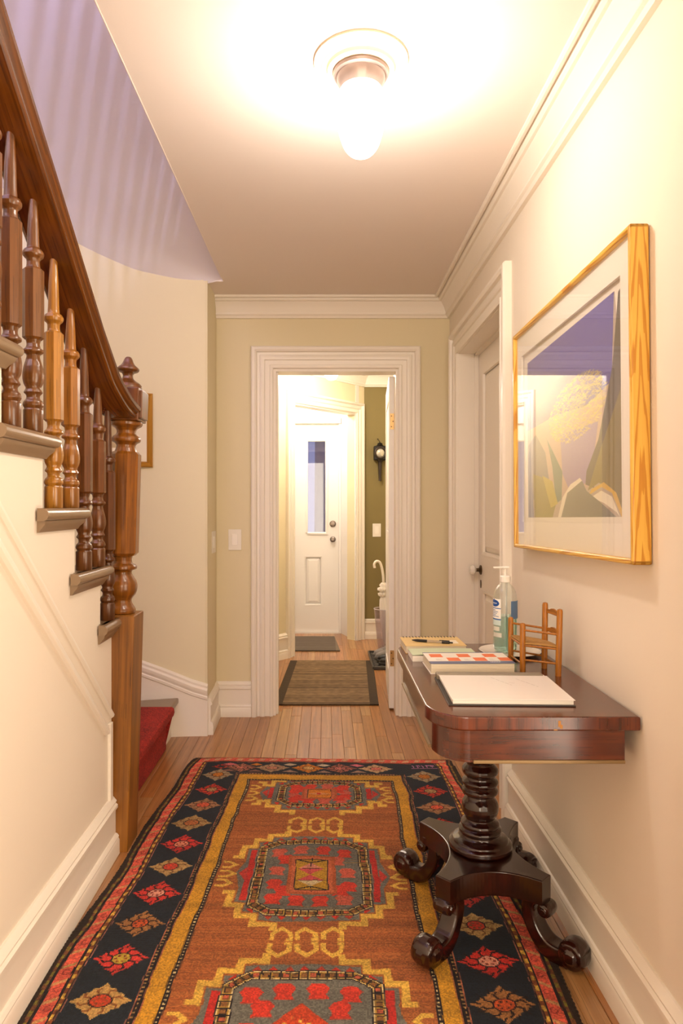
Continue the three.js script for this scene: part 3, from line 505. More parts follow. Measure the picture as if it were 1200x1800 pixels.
// ---------------------------------------------------------------- rug
const RUG = { Z0: 0.70, Z1: 3.30, W: 1.318 };
const rugTex = canvasTex(1024, 2020, (c, CW, CH) => {
  const S = CW / RUG.W, r = rng(23), Lr = CH / S;                   // metres; x from the left edge, y from the far end
  c.save(); c.scale(S, S); c.lineJoin = 'miter';
  const C = { black: '#1b1216', navy: '#17202b', gold: '#cf9428', goldL: '#dfb048', field: '#a8602f', fieldL: '#b9703c', pink: '#e4604a', salmon: '#d8765a', red: '#c8301f', tan: '#b08a52', brown: '#7d4a2a', grey: '#6d6a60', cream: '#d7bf86', orange: '#d37a1c', olive: '#8a7a2c' };
  const R = (x, y, w, h, f) => { c.fillStyle = f; c.fillRect(x, y, w, h); };
  const poly = (p, f) => { c.fillStyle = f; c.beginPath(); p.forEach((q, i) => i ? c.lineTo(q[0], q[1]) : c.moveTo(q[0], q[1])); c.closePath(); c.fill(); };
  const line = (p, col, w) => { c.strokeStyle = col; c.lineWidth = w; c.beginPath(); p.forEach((q, i) => i ? c.lineTo(q[0], q[1]) : c.moveTo(q[0], q[1])); c.stroke(); };
  const W = RUG.W, ends = [0.012, 0.045], F = 0.334;
  R(0, 0, W, Lr, '#2a1d16');
  // nested rectangles from outside in: [inset at the sides, inset at the ends, colour]
  const nest = (a, b, f) => R(a, b, W - 2 * a, Lr - 2 * b, f);
  nest(0.010, 0.001, C.brown); nest(0.020, 0.004, C.black); nest(0.029, 0.004, C.pink);
  nest(0.063, 0.046, C.black); nest(0.068, 0.050, '#8a4a26'); nest(0.079, 0.053, C.black); nest(0.083, 0.056, '#b06a58'); nest(0.086, 0.058, C.navy);
  nest(0.254, 0.186, '#b5674a'); nest(0.257, 0.188, C.black); nest(0.272, 0.199, '#a05a44'); nest(0.275, 0.201, C.gold); nest(0.320, 0.253, C.black); nest(F, 0.266, C.field);
  // dashes of the guard stripes
  for (const m of [0, 1]) { const X = x => m ? W - x : x;
    for (let y = 0.05; y < Lr - 0.05; y += 0.034) {
      line([[X(0.015), y], [X(0.015), y + 0.017]], C.olive, 0.008); line([[X(0.0735), y + 0.01], [X(0.0735), y + 0.028]], C.goldL, 0.009);
    }
    for (let y = 0.06; y < Lr - 0.06; y += 0.014) { if (y > 0.19 && y < Lr - 0.19) { R(X(0.262) - 0.003, y, 0.006, 0.006, C.tan); } if (y > 0.26 && y < Lr - 0.26) R(X(0.327) - 0.003, y, 0.006, 0.006, C.cream); }
    // scrolls on the red band
    for (let y = 0.05, k = 0; y < Lr - 0.05; y += 0.062, k++) {
      const x0 = X(0.046), s = m ? -1 : 1;
      poly([[x0 - 0.016 * s, y + 0.018], [x0 + 0.016 * s, y], [x0 + 0.016 * s, y + 0.012], [x0 - 0.016 * s, y + 0.030]], k % 4 === 3 ? C.tan : '#d59a62');
      c.strokeStyle = k % 2 ? '#a83a34' : '#b8463c'; c.lineWidth = 0.004; c.beginPath(); c.arc(x0 + 0.004 * s, y + 0.040, 0.009, 0, 5); c.stroke();
    }
  }
  for (const m of [0, 1]) { const Y = y => m ? Lr - y : y; for (let x = 0.06; x < W - 0.05; x += 0.06) poly([[x, Y(0.012)], [x + 0.03, Y(0.012)], [x + 0.018, Y(0.036)], [x - 0.012, Y(0.036)]], '#d8a47a'); for (let x = 0.28; x < W - 0.28; x += 0.014) { R(x, Y(0.193) - 0.003, 0.006, 0.006, C.tan); R(x, Y(0.259) - 0.003, 0.006, 0.006, C.tan); } }
  // flower lozenges of the dark border
  function flower(x, y, w, h, ca, cb, cc, spiky) {
    const petals = 12; const pts = [];
    for (let i = 0; i < petals * 2; i++) { const a = i / petals * Math.PI, q = Math.abs(Math.cos(a)) + Math.abs(Math.sin(a)); const k = (i % 2 ? 0.93 : 1.06) / Math.pow(q, 0.95); pts.push([x + Math.cos(a) * w * k, y + Math.sin(a) * h * k]); }
    poly(pts, ca);
    for (let i = 0; i < 8; i++) { const a = (i + 0.5) / 8 * 6.283; line([[x + Math.cos(a) * w * 0.36, y + Math.sin(a) * h * 0.36], [x + Math.cos(a) * w * 0.62, y + Math.sin(a) * h * 0.62], [x + Math.cos(a + 0.25) * w * 0.72, y + Math.sin(a + 0.25) * h * 0.72]], spiky ? C.black : cb, 0.005); }
    if (spiky) for (let i = 0; i < 12; i++) { const a = i / 12 * 6.283; line([[x + Math.cos(a) * w * 0.70, y + Math.sin(a) * h * 0.70], [x + Math.cos(a + 0.12) * w * 0.95, y + Math.sin(a + 0.12) * h * 0.95]], C.black, 0.0045); }
    c.fillStyle = C.black; c.beginPath(); c.ellipse(x, y, w * 0.38, h * 0.38, 0, 0, 6.3); c.fill();
    c.fillStyle = cc; c.beginPath(); c.ellipse(x, y, w * 0.33, h * 0.33, 0, 0, 6.3); c.fill();
    c.fillStyle = cb; for (let i = 0; i < 6; i++) { const a = i / 6 * 6.283; c.fillRect(x + Math.cos(a) * w * 0.2 - 0.003, y + Math.sin(a) * h * 0.2 - 0.003, 0.006, 0.006); }
  }
  const sets = [['#a08a68', C.brown, C.orange, 0], [C.red, '#7a1a16', C.tan, 1], ['#a0704a', '#5a3020', '#dd5a3a', 0], [C.tan, '#8a5a38', '#c8703a', 0], ['#cc2f2a', '#6a1414', '#e08868', 1], ['#b89258', '#7a5030', '#d8402c', 0], ['#d0322a', '#701414', '#e49a80', 1], ['#a8703e', '#3a1e14', '#d4582a', 1], ['#d43830', '#701616', '#b89a34', 1], ['#c69a56', '#8a5028', '#cf4424', 0]];
  const ys = []; for (let k = 0; k < 18; k++) ys.push(0.21 + k * 0.1565);
  ys.forEach((y, k) => { const s = sets[k % 10], s2 = sets[(k + (k > 2 ? 8 : 0)) % 10]; if (y < Lr - 0.12) { flower(0.170, y, 0.074, 0.062, s[0], s[1], s[2], s[3]); flower(W - 0.170, y, 0.076, 0.062, s2[0], s2[1], s2[2], s2[3]); } });
  flower(0.17, 0.115, 0.05, 0.03, C.red, C.navy, C.navy, 1);
  const top = [[0.27, '#b06a50', C.navy, '#d87a60'], [0.425, '#b08c66', '#8a5a40', '#d88a68'], [0.60, C.orange, '#7a4a1a', '#e0b060'], [0.76, '#a05a48', C.navy, '#c87060'], [0.93, '#c09a70', '#8a5a40', '#c86a5a']];
  for (const m of [0, 1]) for (const [x, a, b, d] of top) flower(x, m ? Lr - 0.122 : 0.122, 0.080, 0.052, a, b, d, x === 0.27 || x === 0.76);
  for (const [x, col] of [[0.345, C.orange], [0.51, '#c8b090'], [0.68, '#cdb79a'], [0.845, '#d86a78'], [0.21, '#d86a68']]) { poly([[x - 0.035, 0.085], [x, 0.068], [x + 0.035, 0.085], [x, 0.10]], col); poly([[x - 0.04, 0.17], [x, 0.145], [x + 0.04, 0.17]], x > 0.5 ? '#a8806a' : '#8c5c4c'); }
  // woven date marks in the corner
  c.save(); c.translate(W - 0.205, 0.092); for (const [a, b] of [[0, 0], [0.02, 1], [0.045, 0], [0.065, 2], [0.092, 1]]) { line([[a, -0.016], [a, 0.012]], '#c87aa8', 0.005); if (b) line([[a, -0.014], [a + 0.012 * b, -0.012], [a + 0.010 * b, -0.002]], '#c87aa8', 0.005); } line([[-0.01, 0.02], [0.12, 0.02]], '#c87aa8', 0.004); c.restore();
  // field
  const fx = W / 2;
  for (let y = 0.266; y < Lr - 0.266; y += 0.004) { const t = r(); c.globalAlpha = 0.22; R(F, y, W - 2 * F, 0.004, t < 0.35 ? '#7a3416' : t < 0.7 ? C.fieldL : '#b5622c'); } c.globalAlpha = 1;
  function steps(x, y, sx, sy, n, dx, dy) { const p = [[x, y]]; let a = x, b = y; for (let i = 0; i < n; i++) { a += dx * sx; p.push([a, b]); b += dy * sy; p.push([a, b]); } return p; }
  function ringChain(pts, wd) {            // black and cream chain band
    line([...pts, pts[0], pts[1]], C.black, wd + 0.010); line([...pts, pts[0], pts[1]], C.cream, wd + 0.004); line([...pts, pts[0], pts[1]], '#b08a34', wd * 0.9);
    for (let i = 0; i < pts.length; i++) { const a = pts[i], b = pts[(i + 1) % pts.length], d = Math.hypot(a[0] - b[0], a[1] - b[1]), n = Math.max(2, Math.round(d / 0.024)); const ux = (b[0] - a[0]) / d, uy = (b[1] - a[1]) / d;
      for (let k = 0; k < n; k++) { const t = (k + 0.5) / n, x = lerp(a[0], b[0], t), y = lerp(a[1], b[1], t), h = wd * 0.27; c.save(); c.translate(x, y); c.rotate(Math.atan2(uy, ux)); R(-h - 0.002, -h - 0.002, 2 * h + 0.004, 2 * h + 0.004, C.black); R(-h, -h, 2 * h, 2 * h, k % 3 ? '#8a5a2c' : '#b8583a'); line([[h + 0.004, -wd * 0.6], [h + 0.004, wd * 0.6]], C.black, 0.0035); c.restore(); } }
  }
  function medallion(cy, hw, hh, kind) {
    // stepped golden outline
    const o = []; const st = [[0.10, -hh - 0.075], [0.10, -hh - 0.045], [0.165, -hh - 0.045], [0.165, -hh - 0.005], [0.215, -hh - 0.005], [0.215, -hh + 0.045], [0.255, -hh + 0.045], [0.255, -0.11], [0.285, -0.11]];
    for (const [sx, sy] of [[1, 1], [1, -1], [-1, 1], [-1, -1]]) line(st.map(([a, b]) => [fx + sx * a, cy + sy * b]), C.goldL, 0.022);
    // blue grey ground with red flecks
    const G = [[-0.10, -hh - 0.03], [0.10, -hh - 0.03], [0.15, -hh - 0.025], [0.15, -hh + 0.01], [0.20, -hh + 0.015], [0.20, -hh + 0.06], [0.238, -hh + 0.06], [0.238, -0.08], [0.265, 0], [0.238, 0.08], [0.238, hh - 0.06], [0.20, hh - 0.06], [0.20, hh - 0.015], [0.15, hh - 0.01], [0.15, hh + 0.025], [0.10, hh + 0.03], [-0.10, hh + 0.03]];
    const full = [...G, ...G.slice(2, -2).reverse().map(([a, b]) => [-a, b])];
    poly(G.map(([a, b]) => [fx + a, cy + b]), C.grey); poly(G.map(([a, b]) => [fx - a, cy + b]), C.grey);
    for (let k = -3; k <= 3; k++) for (const s of [-1, 1]) { poly([[fx + k * 0.04 - 0.016, cy + s * (hh + 0.002)], [fx + k * 0.04, cy + s * (hh + 0.024)], [fx + k * 0.04 + 0.016, cy + s * (hh + 0.002)]], k % 2 ? '#b03a26' : C.red); }
    for (const s of [-1, 1]) { R(fx + s * 0.214 - 0.011, cy - hh + 0.07, 0.022, 2 * hh - 0.14, '#c02a22'); for (const t of [-1, 1]) { poly([[fx + s * 0.17, cy + t * (hh - 0.008)], [fx + s * 0.19, cy + t * (hh - 0.03)], [fx + s * 0.165, cy + t * (hh - 0.03)]], C.red); } poly([[fx + s * 0.228, cy - 0.04], [fx + s * 0.255, cy], [fx + s * 0.228, cy + 0.04]], '#c8382e'); }
    // octagonal chain ring
    const q = 0.055, ring = [[-hw + q, -hh + 0.012], [hw - q, -hh + 0.012], [hw, -hh + q], [hw, hh - q], [hw - q, hh - 0.012], [-hw + q, hh - 0.012], [-hw, hh - q], [-hw, -hh + q]].map(([a, b]) => [fx + a, cy + b]);
    poly(ring, C.grey); ringChain(ring, 0.026);
    const iw = hw - 0.032, ih = hh - 0.04;
    // red hooks inside
    for (const [a, b] of [[-0.8, -0.75], [-0.3, -0.82], [0.25, -0.82], [0.78, -0.74], [-0.82, -0.1], [-0.82, 0.35], [0.8, -0.05], [0.82, 0.4], [-0.8, 0.8], [-0.32, 0.82], [0.2, 0.82], [0.7, 0.8], [-0.62, 0.55], [0.62, 0.52], [-0.62, -0.5], [0.6, -0.45]]) { const x = fx + a * iw, y = cy + b * ih; poly([[x - 0.029, y - 0.012], [x - 0.016, y - 0.030], [x + 0.016, y - 0.030], [x + 0.029, y - 0.012], [x + 0.018, y + 0.008], [x + 0.026, y + 0.026], [x - 0.026, y + 0.026], [x - 0.018, y + 0.008]], r() < 0.75 ? '#cf3826' : '#c85a44'); }
    if (kind === 2) {
      poly([[fx, cy - ih * 0.62], [fx + iw * 0.72, cy], [fx, cy + ih * 0.62], [fx - iw * 0.72, cy]], '#c2401f'); for (let k = 0; k < 40; k++) { const a = (r() - 0.5) * iw, b = (r() - 0.5) * ih * 0.8; if (Math.abs(a) / (iw * 0.7) + Math.abs(b) / (ih * 0.6) < 0.85) R(fx + a, cy + b, 0.009, 0.009, k % 2 ? C.goldL : '#d86a30'); }
    } else {
      R(fx - iw * 0.55, cy - ih * 0.62, iw * 1.1, ih * 1.24, '#b0552e'); R(fx - iw * 0.47, cy - ih * 0.56, iw * 0.94, ih * 1.12, '#c4643e'); R(fx - iw * 0.38, cy - ih * 0.5, iw * 0.76, ih, C.black); R(fx - iw * 0.36, cy - ih * 0.48, iw * 0.72, ih * 0.96, kind ? '#b98a24' : C.orange);
      if (kind) for (let k = -1; k <= 1; k += 2) { poly([[fx, cy], [fx - 0.045, cy + k * 0.035], [fx + 0.045, cy + k * 0.035]], '#c84a4e'); poly([[fx, cy + k * 0.07], [fx - 0.045, cy + k * 0.035], [fx + 0.045, cy + k * 0.035]], k > 0 ? '#cdb98a' : '#d0806a'); line([[fx - 0.05, cy + k * 0.035], [fx + 0.05, cy + k * 0.035]], C.black, 0.003); line([[fx - 0.05, cy + k * 0.09], [fx, cy + k * 0.07], [fx + 0.05, cy + k * 0.09]], C.black, 0.005); line([[fx, cy - 0.1 * k], [fx, cy]], C.black, 0.003); }
      else { poly([[fx - 0.05, cy], [fx, cy - 0.014], [fx + 0.05, cy], [fx, cy + 0.014]], '#cf8a52'); R(fx - 0.008, cy - 0.008, 0.016, 0.016, C.red); }
    }
    // arrow hooks along the sides
    for (const s of [-1, 1]) for (const t of [-0.055, 0.005, 0.06]) line([[fx + s * (W / 2 - F - 0.008), cy + t - 0.018], [fx + s * 0.292, cy + t - 0.018], [fx + s * 0.270, cy + t], [fx + s * 0.292, cy + t + 0.018], [fx + s * (W / 2 - F - 0.008), cy + t + 0.018]], C.goldL, 0.013);
  }
  function linkRow(y) {                    // golden arrow hooks between the medallions
    for (const s of [-1, 1]) for (const k of [-1, 0, 1]) { const x = fx + k * 0.072, q = y + s * 0.008; line([[x - 0.026, q], [x - 0.026, q + s * 0.030], [x, q + s * 0.052], [x + 0.026, q + s * 0.030], [x + 0.026, q], [x + 0.012, q]], C.goldL, 0.014); }
    line([[fx - 0.11, y], [fx + 0.11, y]], C.field, 0.004);
  }
  const meds = [[0.40, 0.165, 0.125, 0], [1.035, 0.180, 0.225, 1], [1.735, 0.185, 0.225, 2], [2.22, 0.165, 0.13, 0]];
  c.save(); c.beginPath(); c.rect(F, 0.266, W - 2 * F, Lr - 0.532); c.clip();
  for (const m of meds) medallion(...m); linkRow(0.685); linkRow(1.385); linkRow(2.0);
  // worn patches
  for (let k = 0; k < 500; k++) { const x = F + r() * (W - 2 * F), y = 0.27 + r() * (Lr - 0.54), worn = Math.hypot((x - fx - 0.07) / 0.12, (y - 1.02) / 0.2); if (worn < 1 + r() * 0.5) { c.globalAlpha = 0.22; R(x - 0.02, y, 0.05 + r() * 0.03, 0.006, r() < 0.5 ? '#a8762c' : '#a5602e'); } } c.globalAlpha = 1;
  c.restore(); c.restore();
  // knots: uneven rows, yarn to yarn tone changes
  const im = c.getImageData(0, 0, CW, CH), d = im.data, src = new Uint8ClampedArray(d), q = 3;
  for (let j = 0; j < CH; j++) for (let i = 0; i < CW; i++) {
    const bi = Math.floor(i / q), bj = Math.floor(j / q);
    const wob = Math.round((fbm(i / CW, j / CH, 10, 20, 3) - 0.5) * 16), wob2 = Math.round((fbm(i / CW + 0.3, j / CH + 0.6, 9, 18, 3) - 0.5) * 16);
    const si = clamp(bi * q + 1 + wob, 0, CW - 1), sj = clamp(bj * q + 1 + wob2, 0, CH - 1), k = (sj * CW + si) * 4, o = (j * CW + i) * 4;
    const tone = 0.80 + 0.42 * hashTable[(bi * 131 + bj * 977) & 65535] * 0.7 + 0.26 * (fbm(i / CW, j / CH, 3, 60, 2) - 0.5) + ((i % q) === 0 || (j % q) === 0 ? -0.09 : 0.03);
    for (let e = 0; e < 3; e++) d[o + e] = src[k + e] * tone;
  }
  c.putImageData(im, 0, 0);
});
{
  const g = new THREE.PlaneGeometry(1, 1, 60, 120), p = g.attributes.position, uv = g.attributes.uv, t = 0.007;
  const surf = (u, v) => {                                            // u 0..1 left to right, v 0 near .. 1 far
    const Z = lerp(RUG.Z0, RUG.Z1, v), l = lerp(-0.735, -0.640, clamp((Z - 1.5) / 1.8, -0.4, 1)) + 0.006 * Math.sin(Z * 9), rr = lerp(0.600, 0.612, v) + 0.008 * Math.sin(Z * 7 + 1) + (v > 0.97 ? -0.006 : 0);
    const corner = v > 0.93 ? 0.02 * Math.pow((v - 0.93) / 0.07, 2) * Math.max(0, 1 - u * 6) : 0;
    return [lerp(l, rr, u) + corner, t + 0.0010 * Math.sin(u * 40) * Math.sin(Z * 11) * (u > 0.02 && u < 0.98 ? 1 : 0), Z + 0.010 * Math.sin(u * 5 + 0.6) * v * v - 0.012 * u * v];
  };
  const U = 60, Vn = 120, pos = [], uvs = [], idx = [];
  for (let j = 0; j <= Vn; j++) for (let i = 0; i <= U; i++) { const [x, y, Z] = surf(i / U, j / Vn); pos.push(x, y, -Z); uvs.push(i / U, j / Vn); }
  const top = pos.length / 3;
  const rim = []; for (let i = 0; i <= U; i++) rim.push(i); for (let j = 1; j <= Vn; j++) rim.push(j * (U + 1) + U); for (let i = U - 1; i >= 0; i--) rim.push(Vn * (U + 1) + i); for (let j = Vn - 1; j >= 1; j--) rim.push(j * (U + 1));
  for (const k of rim) { pos.push(pos[k * 3], 0.0006, pos[k * 3 + 2]); uvs.push(uvs[k * 2], uvs[k * 2 + 1]); }
  for (let j = 0; j < Vn; j++) for (let i = 0; i < U; i++) { const a = j * (U + 1) + i, b = a + U + 1; idx.push(a, a + 1, b, a + 1, b + 1, b); }
  rim.forEach((k, n) => { const m = (n + 1) % rim.length; idx.push(rim[m], k, top + n, rim[m], top + n, top + m); });
  const rg = new THREE.BufferGeometry(); rg.setAttribute('position', new THREE.Float32BufferAttribute(pos, 3)); rg.setAttribute('uv', new THREE.Float32BufferAttribute(uvs, 2)); rg.setIndex(idx); rg.computeVertexNormals();
  const weave = dataTex(128, 128, (u, v) => { const n = 0.5 + 0.25 * Math.sin(u * 6.283 * 32) + 0.25 * Math.sin(v * 6.283 * 32) + 0.2 * (vnoise(u * 64, v * 64, 64, 64) - 0.5); return [n, n, n]; }, false, [12, 24]);
  const rug = thing('rug', 'long red, gold and navy patterned oriental runner rug on the hall floor', 'rug', [0, 0, 0]);
  mesh('pile', [rg], mat(0xffffff, 0.95, { map: rugTex, bumpMap: weave, bumpScale: 0.0015 }), rug);
  const fr = [], r = rng(5);
  for (let k = 0; k < 260; k++) { const u = (k + r() * 0.6) / 260, a = surf(clamp(u, 0, 1), 1); const L = 0.006 + 0.008 * r(); fr.push(new THREE.BoxGeometry(0.0026, 0.0022, L).rotateY((r() - 0.5) * 0.7).translate(a[0], 0.003, -(a[2] + L / 2 - 0.001))); }
  const f = mesh('fringe', fr, mat(0xa8744a, 0.95), rug, 'short worn reddish fringe'); f.userData.kind = 'stuff';
  const sv = []; for (const u of [0, 1]) for (let k = 0; k < 190; k++) { const a = surf(u, k / 190); sv.push(new THREE.SphereGeometry(0.0065, 6, 4).scale(0.8 + 0.4 * r(), 0.55, 1.5).translate(a[0] + (u ? 0.002 : -0.002), 0.004, -a[2])); }
  const s = mesh('selvage', sv, mat(0x2b2018, 0.95), rug, 'dark overcast side edges'); s.userData.kind = 'stuff';
}
// ---------------------------------------------------------------- mats in the vestibule
function matTex(base, light, border, bw) {
  return dataTex(512, 512, (u, v) => {
    const rows = 60, k = Math.floor(v * rows), f = v * rows - k; const t = hashTable[k * 37 & 65535] * 0.5 + 0.5 * fbm(u, v, 24, rows, 2);
    let c = mix3(base, light, clamp(t * 1.3 - 0.25, 0, 1)); if (u < bw || u > 1 - bw) c = mix3(border, base, 0.35 * vnoise(u * 60, v * 200, 60, 200));
    const s = 0.72 + 0.4 * Math.sin(f * Math.PI); return [c[0] * s, c[1] * s, c[2] * s];
  });
}
function floorMat(label, x0, x1, Z0, Z1, skew, tex) {
  const g = planExtrude(polyShape([[x0, Z0], [x1, Z0], [x1 + skew[1], Z1], [x0 + skew[0], Z1]]), 0.0005, 0.010, 0.003), p = g.attributes.position, uv = g.attributes.uv;
  for (let i = 0; i < p.count; i++) { const v = (-p.getZ(i) - Z0) / (Z1 - Z0); uv.setXY(i, (p.getX(i) - lerp(x0, x0 + skew[0], v)) / (x1 - x0), v); }
  const m = mesh('door_mat', [g], mat(0xffffff, 0.95, { map: tex, bumpMap: tex, bumpScale: 0.003 })); return tag(m, label, 'mat');
}
floorMat('brown woven rug with darker side bands inside the vestibule doorway', -0.318, 0.330, 4.19, 5.37, [0.045, 0.045], matTex(rgb(92, 72, 48), rgb(150, 122, 86), rgb(58, 44, 28), 0.085));
floorMat('flat dark grey mat in front of the front door', -0.62, 0.128, 5.74, 6.36, [0, -0.04], matTex(rgb(96, 84, 72), rgb(116, 104, 90), rgb(134, 120, 104), 0.05));

// ---------------------------------------------------------------- table
const TX0 = 0.243, TX1 = 0.722, TZ0 = 1.5636, TZ1 = 2.395, TY = 0.745;
function tableOutline(ins, rad) {
  const s = new THREE.Shape(), x0 = TX0 + ins, x1 = TX1 - (ins ? 0.028 : 0), a = TZ0 + ins, b = TZ1 - ins;
  s.moveTo(x1, a); s.lineTo(x0 + rad, a); s.quadraticCurveTo(x0 + rad * 0.18, a + rad * 0.1, x0, a + rad * 1.15); s.lineTo(x0, b - rad * 1.15); s.quadraticCurveTo(x0 + rad * 0.18, b - rad * 0.1, x0 + rad, b); s.lineTo(x1, b); s.closePath(); return s;
}
{
  const t = thing('console_table', 'dark mahogany pedestal table with scrolled feet against the right wall', 'table', [0, 0, 0]);
  mesh('tabletop', [planExtrude(tableOutline(0, 0.085), TY - 0.033, TY, 0.004, 2, 20)], M.table, t, 'glossy worn mahogany top');
  mesh('apron', [planExtrude(tableOutline(0.018, 0.075), 0.634, TY - 0.033, 0, 0, 20)], M.table, t);
  const bead = []; for (const [pa, pb] of [[[TX0 + 0.016, TZ0 + 0.12], [TX0 + 0.016, TZ1 - 0.12]]]) bead.push(box(pa[0] - 0.004, pa[0] + 0.004, 0.632, 0.640, pa[1], pb[1], 0.002)); bead.push(box(TX0 + 0.10, TX1 - 0.028, 0.632, 0.640, TZ0 + 0.013, TZ0 + 0.021, 0.002));
  mesh('apron_bead', bead, M.brassLine, t, 'thin lighter bead under the apron');
  mesh('chip', [planExtrude(polyShape([[0.534, TZ0 - 0.0005], [0.540, TZ0 - 0.0005], [0.540, TZ0 + 0.0006], [0.534, TZ0 + 0.0006]]), 0.722, 0.736), planExtrude(polyShape([[0.538, TZ0 - 0.0004], [0.544, TZ0 - 0.0004], [0.544, TZ0 + 0.0006], [0.538, TZ0 + 0.0006]]), 0.718, 0.727), planExtrude(polyShape([[0.524, TZ0 - 0.0004], [0.532, TZ0 - 0.0004], [0.532, TZ0 + 0.0006], [0.524, TZ0 + 0.0006]]), 0.714, 0.7165)], mat(0xb07a3a, 0.7), t, 'bare wood chip in the front edge');
  const BX = 0.462, BZ = 2.035;
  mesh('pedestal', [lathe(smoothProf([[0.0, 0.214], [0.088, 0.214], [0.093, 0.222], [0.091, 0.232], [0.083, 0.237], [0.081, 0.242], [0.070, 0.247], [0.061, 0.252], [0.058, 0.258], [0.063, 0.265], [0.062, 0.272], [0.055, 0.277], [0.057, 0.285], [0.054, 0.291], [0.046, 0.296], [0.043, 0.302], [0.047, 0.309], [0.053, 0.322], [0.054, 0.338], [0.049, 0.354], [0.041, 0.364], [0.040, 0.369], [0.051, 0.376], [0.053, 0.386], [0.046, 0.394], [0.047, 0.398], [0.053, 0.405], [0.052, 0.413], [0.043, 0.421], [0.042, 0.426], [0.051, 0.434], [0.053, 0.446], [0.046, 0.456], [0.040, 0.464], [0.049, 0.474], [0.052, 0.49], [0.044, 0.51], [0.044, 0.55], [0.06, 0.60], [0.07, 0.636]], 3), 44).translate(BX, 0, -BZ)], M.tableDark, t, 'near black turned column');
  const s = new THREE.Shape(), hx = 0.158, hz = 0.192, tip = 0.034;
  s.moveTo(hx, hz - tip); s.quadraticCurveTo(hx - 0.125, 0, hx, -hz + tip); s.lineTo(hx - tip, -hz); s.quadraticCurveTo(0, -hz + 0.10, -hx + tip, -hz); s.lineTo(-hx, -hz + tip); s.quadraticCurveTo(-hx + 0.125, 0, -hx, hz - tip); s.lineTo(-hx + tip, hz); s.quadraticCurveTo(0, hz - 0.10, hx - tip, hz); s.closePath();
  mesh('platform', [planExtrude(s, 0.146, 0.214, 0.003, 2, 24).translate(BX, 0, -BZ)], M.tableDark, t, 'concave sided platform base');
  // scrolled feet
  const cl = new THREE.CatmullRomCurve3([[0.030, 0.152], [0.004, 0.152], [-0.012, 0.130], [-0.010, 0.098], [0.004, 0.066], [0.030, 0.036], [0.062, 0.024], [0.094, 0.026], [0.112, 0.044]].map(q => new THREE.Vector3(q[0], q[1], 0)));
  const N = 28, A = [], B = []; for (let i = 0; i <= N; i++) { const p = cl.getPointAt(i / N), d = cl.getTangentAt(i / N), hw = lerp(lerp(0.014, 0.020, clamp(i / 8, 0, 1)), 0.026, clamp((i - 14) / 10, 0, 1)) * (i > 26 ? 0.7 : 1); A.push([p.x - d.y * hw, Math.max(0.001, p.y + d.x * hw)]); B.push([p.x + d.y * hw, Math.max(0.001, p.y - d.x * hw)]); }
  const strip = new THREE.ExtrudeGeometry(polyShape([...A, ...B.reverse()]), { depth: 0.034, bevelEnabled: true, bevelThickness: 0.010, bevelSize: 0.008, bevelOffset: -0.008, bevelSegments: 4 }).translate(0, 0, -0.017);
  const volute = (r, w, x, y) => lathe(smoothProf([[0, -w], [r * 0.35, -w * 1.02], [r * 0.5, -w * 0.86], [r * 0.85, -w * 0.8], [r, -w * 0.45], [r * 1.02, 0], [r, w * 0.45], [r * 0.85, w * 0.8], [r * 0.5, w * 0.86], [r * 0.35, w * 1.02], [0, w]], 3), 24).rotateX(Math.PI / 2).translate(x, y, 0);
  const foot = merge([boxUV(strip)]), vBig = volute(0.038, 0.036, 0.112, 0.041), vSmall = volute(0.020, 0.030, 0.034, 0.128);
  for (const [sx, sz] of [[-1, -1], [1, -1], [-1, 1], [1, 1]]) {
    const f = mesh('foot', foot, M.tableDark, t, 'dark scrolled foot'); f.position.set(BX + sx * (sx > 0 ? 0.121 : 0.114), 0.0, -(BZ + sz * 0.146));
    f.rotation.y = Math.atan2(sz * 0.72, sx * 0.70) ; f.position.y = f.position.z > -BZ && sx < 0 || sz < 0 || sx < 0 ? 0.0085 : 0.0005; if (sx > 0) f.position.y = 0.002;
    mesh('volute', vBig, M.tableDark, f); mesh('volute', vSmall, M.tableDark, f);
  }
}

